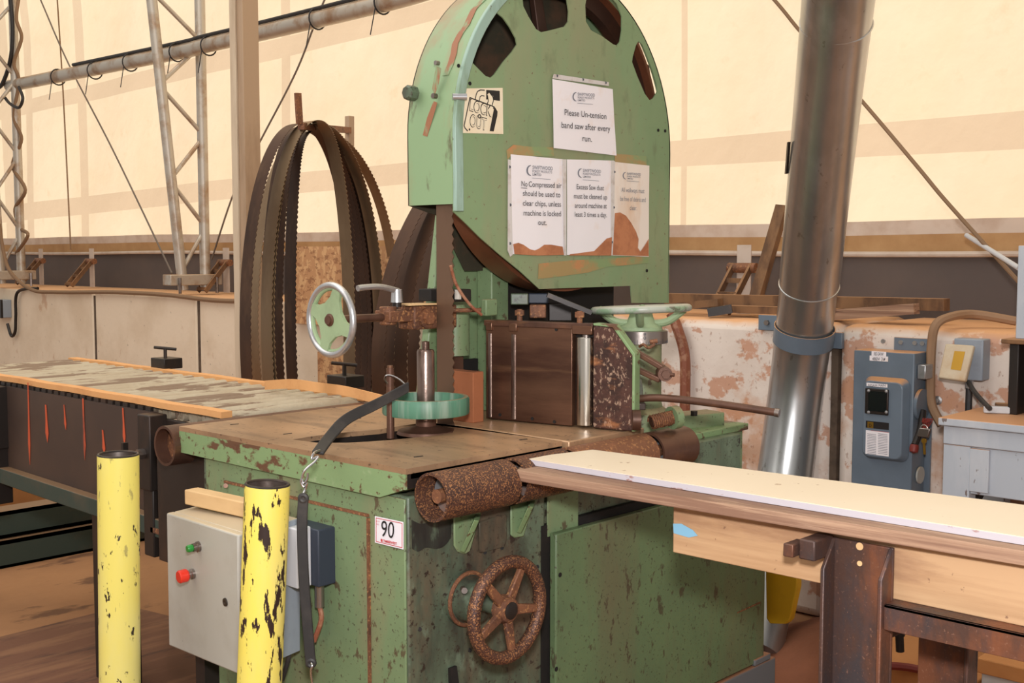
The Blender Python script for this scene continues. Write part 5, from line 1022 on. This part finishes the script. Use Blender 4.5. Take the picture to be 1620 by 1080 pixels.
ypp = PX(1609, 450, 3.82).y; tag(B().box((3.82, ypp - .14, zt_ + .015), (3.86, ypp, PX(1610, 388, 3.82).z)).build('painted_plank', 'bench', bevel=.003), 'upright whitish painted plank at the right edge above the dark cabinet', 'plank')
for (u, v, lab, m_, dx2) in ((1582, 648, 'white tube lying on the dusty workbench', 'white_paint', .05), (1600, 643, 'brown offcut lying among tools on the workbench', 'wood_dark', .06)):
    q = PZ(u, v, wz + .012); tag(B().obox(q, (.02, -.045, 0), (.012, .006, 0), (0, 0, .011)).build('bench_clutter', m_, bevel=.003), lab, 'offcut')
q = PZ(1612, 640, wz); tag(B().tube(smoothpts([q + V((0, .03, .01)), q + V((.02, 0, .03)), q + V((0, -.04, .012)), q + V((-.03, -.06, .02))], 6), .008).build('rag', 'wood_dark'), 'crumpled brown cord on the workbench at the right edge', 'cord')
# ================================================================ OUTFEED TABLE
bl = [PZ(828, 724, .94), PZ(938, 711, .94), V((2.235, .1, .94)), V((1.945, .1, .94))]
wbd = thing('white_board', (2.05, .9, .925), 'long cream board lying on plywood on the outfeed stand', 'board')
B().prism([p + V((0, 0, .0)) for p in bl], (0, 0, -.0015)).build('board_face', 'white_board', wbd)
B().prism([p + V((0, 0, -.0015)) for p in bl], (0, 0, -.0125)).build('board_core', 'board_edge', wbd, .001)
pl_ = [PZ(808, 742, .925), PZ(900, 716, .925), V((2.24, .1, .925)), V((1.925, .1, .925))]
pl_[0] = V((PZ(808, 742, .925).x, PZ(808, 742, .925).y, .925))
tag(B().prism(pl_, (0, 0, -.024)).build('plywood_sheet', 'ply', bevel=.002), 'weathered plywood strip directly under the cream board', 'plywood sheet')
tb0 = PX(1065, 805, 1.935); tbz1, tbz0 = .898, .792
tm_ = thing('timber_beam', (1.96, .7, .792), 'pine timber beam with blue paint mark under the plywood', 'timber')
B().box((1.935, .1, .792), (1.975, tb0.y, .899)).build('beam', 'timber', tm_, .002)
B().prism([PX(u, v, 1.934) for u, v in ((1065, 828), (1078, 828), (1096, 838), (1104, 847), (1090, 850), (1066, 843))], (-.0006, 0, 0)).build('blue_mark', 'blue_spray', tm_)
tag(B().box((2.17, .1, .792), (2.21, tb0.y + .1, .899)).build('timber_beam', 'timber', bevel=.002), 'rear pine timber beam hidden under the far side of the plywood', 'timber')
stn = thing('steel_stand', (1.9, .95, 0), 'rusty steel channel stand carrying the timber beam and boards', 'stand')
yA, yB = PX(1304, 900, 1.90).y, PX(1402, 900, 1.90).y
b = B().box((1.925, yB, 0), (1.933, yA, .885))
for (y_, s_) in ((yA, -1), (yB, 1)):
    y2 = y_ + s_ * .008; zt2 = .80
    b.prism([(1.925, y_, 0), (1.885, y_, 0), (1.885, y_, .835), (1.925, y_, .885)], (0, y2 - y_, 0))
b.build('front_post', 'stand', stn, .002)
q = PX(1360, 864, 1.924); B().cyl((1.9245, q.y, q.z), (1.9235, q.y, q.z), .007, n=12).build('post_hole', 'palewood', stn)
q = PX(1360, 891, 1.924); B().cyl((1.9245, q.y, q.z), (1.9235, q.y, q.z), .005, n=12).build('post_hole', 'palewood', stn)
# socket with square pin
q = PX(1284, 868, 1.88); 
B().box((1.86, yA - .002, q.z - .017), (1.93, yA + .03, q.z + .02)).build('socket', 'stand', stn, .003)
pn_ = B(); e1 = V((0, 1, 0)); c = PX(1283, 868, 1.87)
pn_.prism([(1.865, yA + .028, q.z - .011), (1.889, yA + .028, q.z - .011), (1.889, yA + .028, q.z + .011), (1.865, yA + .028, q.z + .011)], (0, .022, 0), [[(1.869, yA + .028, q.z - .007), (1.885, yA + .028, q.z - .007), (1.885, yA + .028, q.z + .007), (1.869, yA + .028, q.z + .007)]]).build('square_pin', 'stand', stn)
B().box((1.84, yA + .03, q.z - .012), (1.866, yA + .05, q.z + .012)).build('pin_head', 'stand', stn, .002)
lz = .792
B().box((1.895, .1, lz - .045), (1.901, yB, lz)).box((1.895, .1, lz - .006), (1.99, yB, lz)).build('ledge_angle', 'stand', stn, .001)
yC, yD = PX(1452, 1040, 2.15).y, PX(1545, 1040, 2.15).y
B().box((2.15, yD, 0), (2.158, yC, .785)).box((2.11, yD, 0), (2.15, yD + .008, .785)).box((2.158, yC - .008, 0), (2.2, yC, .785)).build('rear_post', 'stand', stn, .002)
B().box((1.93, yB + .03, .70), (2.16, yB + .07, .745)).build('cross_member', 'stand', stn, .002)
# ================================================================ CLUTTER BEHIND THE STAND
a = PZ(1545, 1040, .33); c = PZ(1578, 1016, .33)
ct = thing('dusty_crate', (2.9, .8, 0), 'white bin with sawdust-covered wooden lid at the bottom right corner', 'crate')
B().box((a.x, a.y - .7, .29), (a.x + .42, a.y, .33)).build('lid', 'orange_ply', ct, .003); B().box((a.x + .01, a.y - .69, 0), (a.x + .41, a.y - .01, .29)).build('bin', 'white_paint', ct, .004)
a = PZ(1402, 1050, .2); tag(B().box((a.x, a.y - .25, .0), (a.x + .5, a.y + .2, .2)).build('dusty_box', 'orange_ply', bevel=.004), 'low sawdust-covered box seen between the two steel posts', 'box')
a = PZ(1428, 1075, .21); tag(B().torus(a, (0, 0, 1), .11, .012, 40, 8).build('red_ring', 'red_dark'), 'dark red ring seen low between the two steel posts', 'ring')
tag(B().cyl(PD(1424, 1030, 3.3), PD(1422, 985, 3.3), .012, n=14).cyl(PD(1422, 1005, 3.3), PD(1421, 975, 3.3), .017, n=14).build('pipe_fitting', 'black'), 'dark pipe fitting seen between the steel posts under the ledge', 'fitting')
b = B(); n = 26; c0 = V((3.76, 1.72, 0)); vs = []
for i in range(n + 1):
    for j in range(n + 1):
        x = -.6 + 1.1 * i / n; y = -.55 + 1.0 * j / n; r = math.sqrt((x / .55) ** 2 + (y / .5) ** 2); h = .16 * max(0, math.cos(min(r, 1) * math.pi / 2)) ** 1.2 + .004 * math.sin(i * 1.3) * math.cos(j * 1.7)
        vs.append(c0 + V((x, y, max(h, .001))))
b.add(vs, [(i * (n + 1) + j, (i + 1) * (n + 1) + j, (i + 1) * (n + 1) + j + 1, i * (n + 1) + j + 1) for i in range(n) for j in range(n)])
tag(b.build('sawdust_heap', 'sawdust'), 'reddish heap of sawdust on the floor beside the duct foot', 'sawdust', None, 'stuff')
for o in list(bpy.data.objects):
    if '_w' in o: del o['_w']
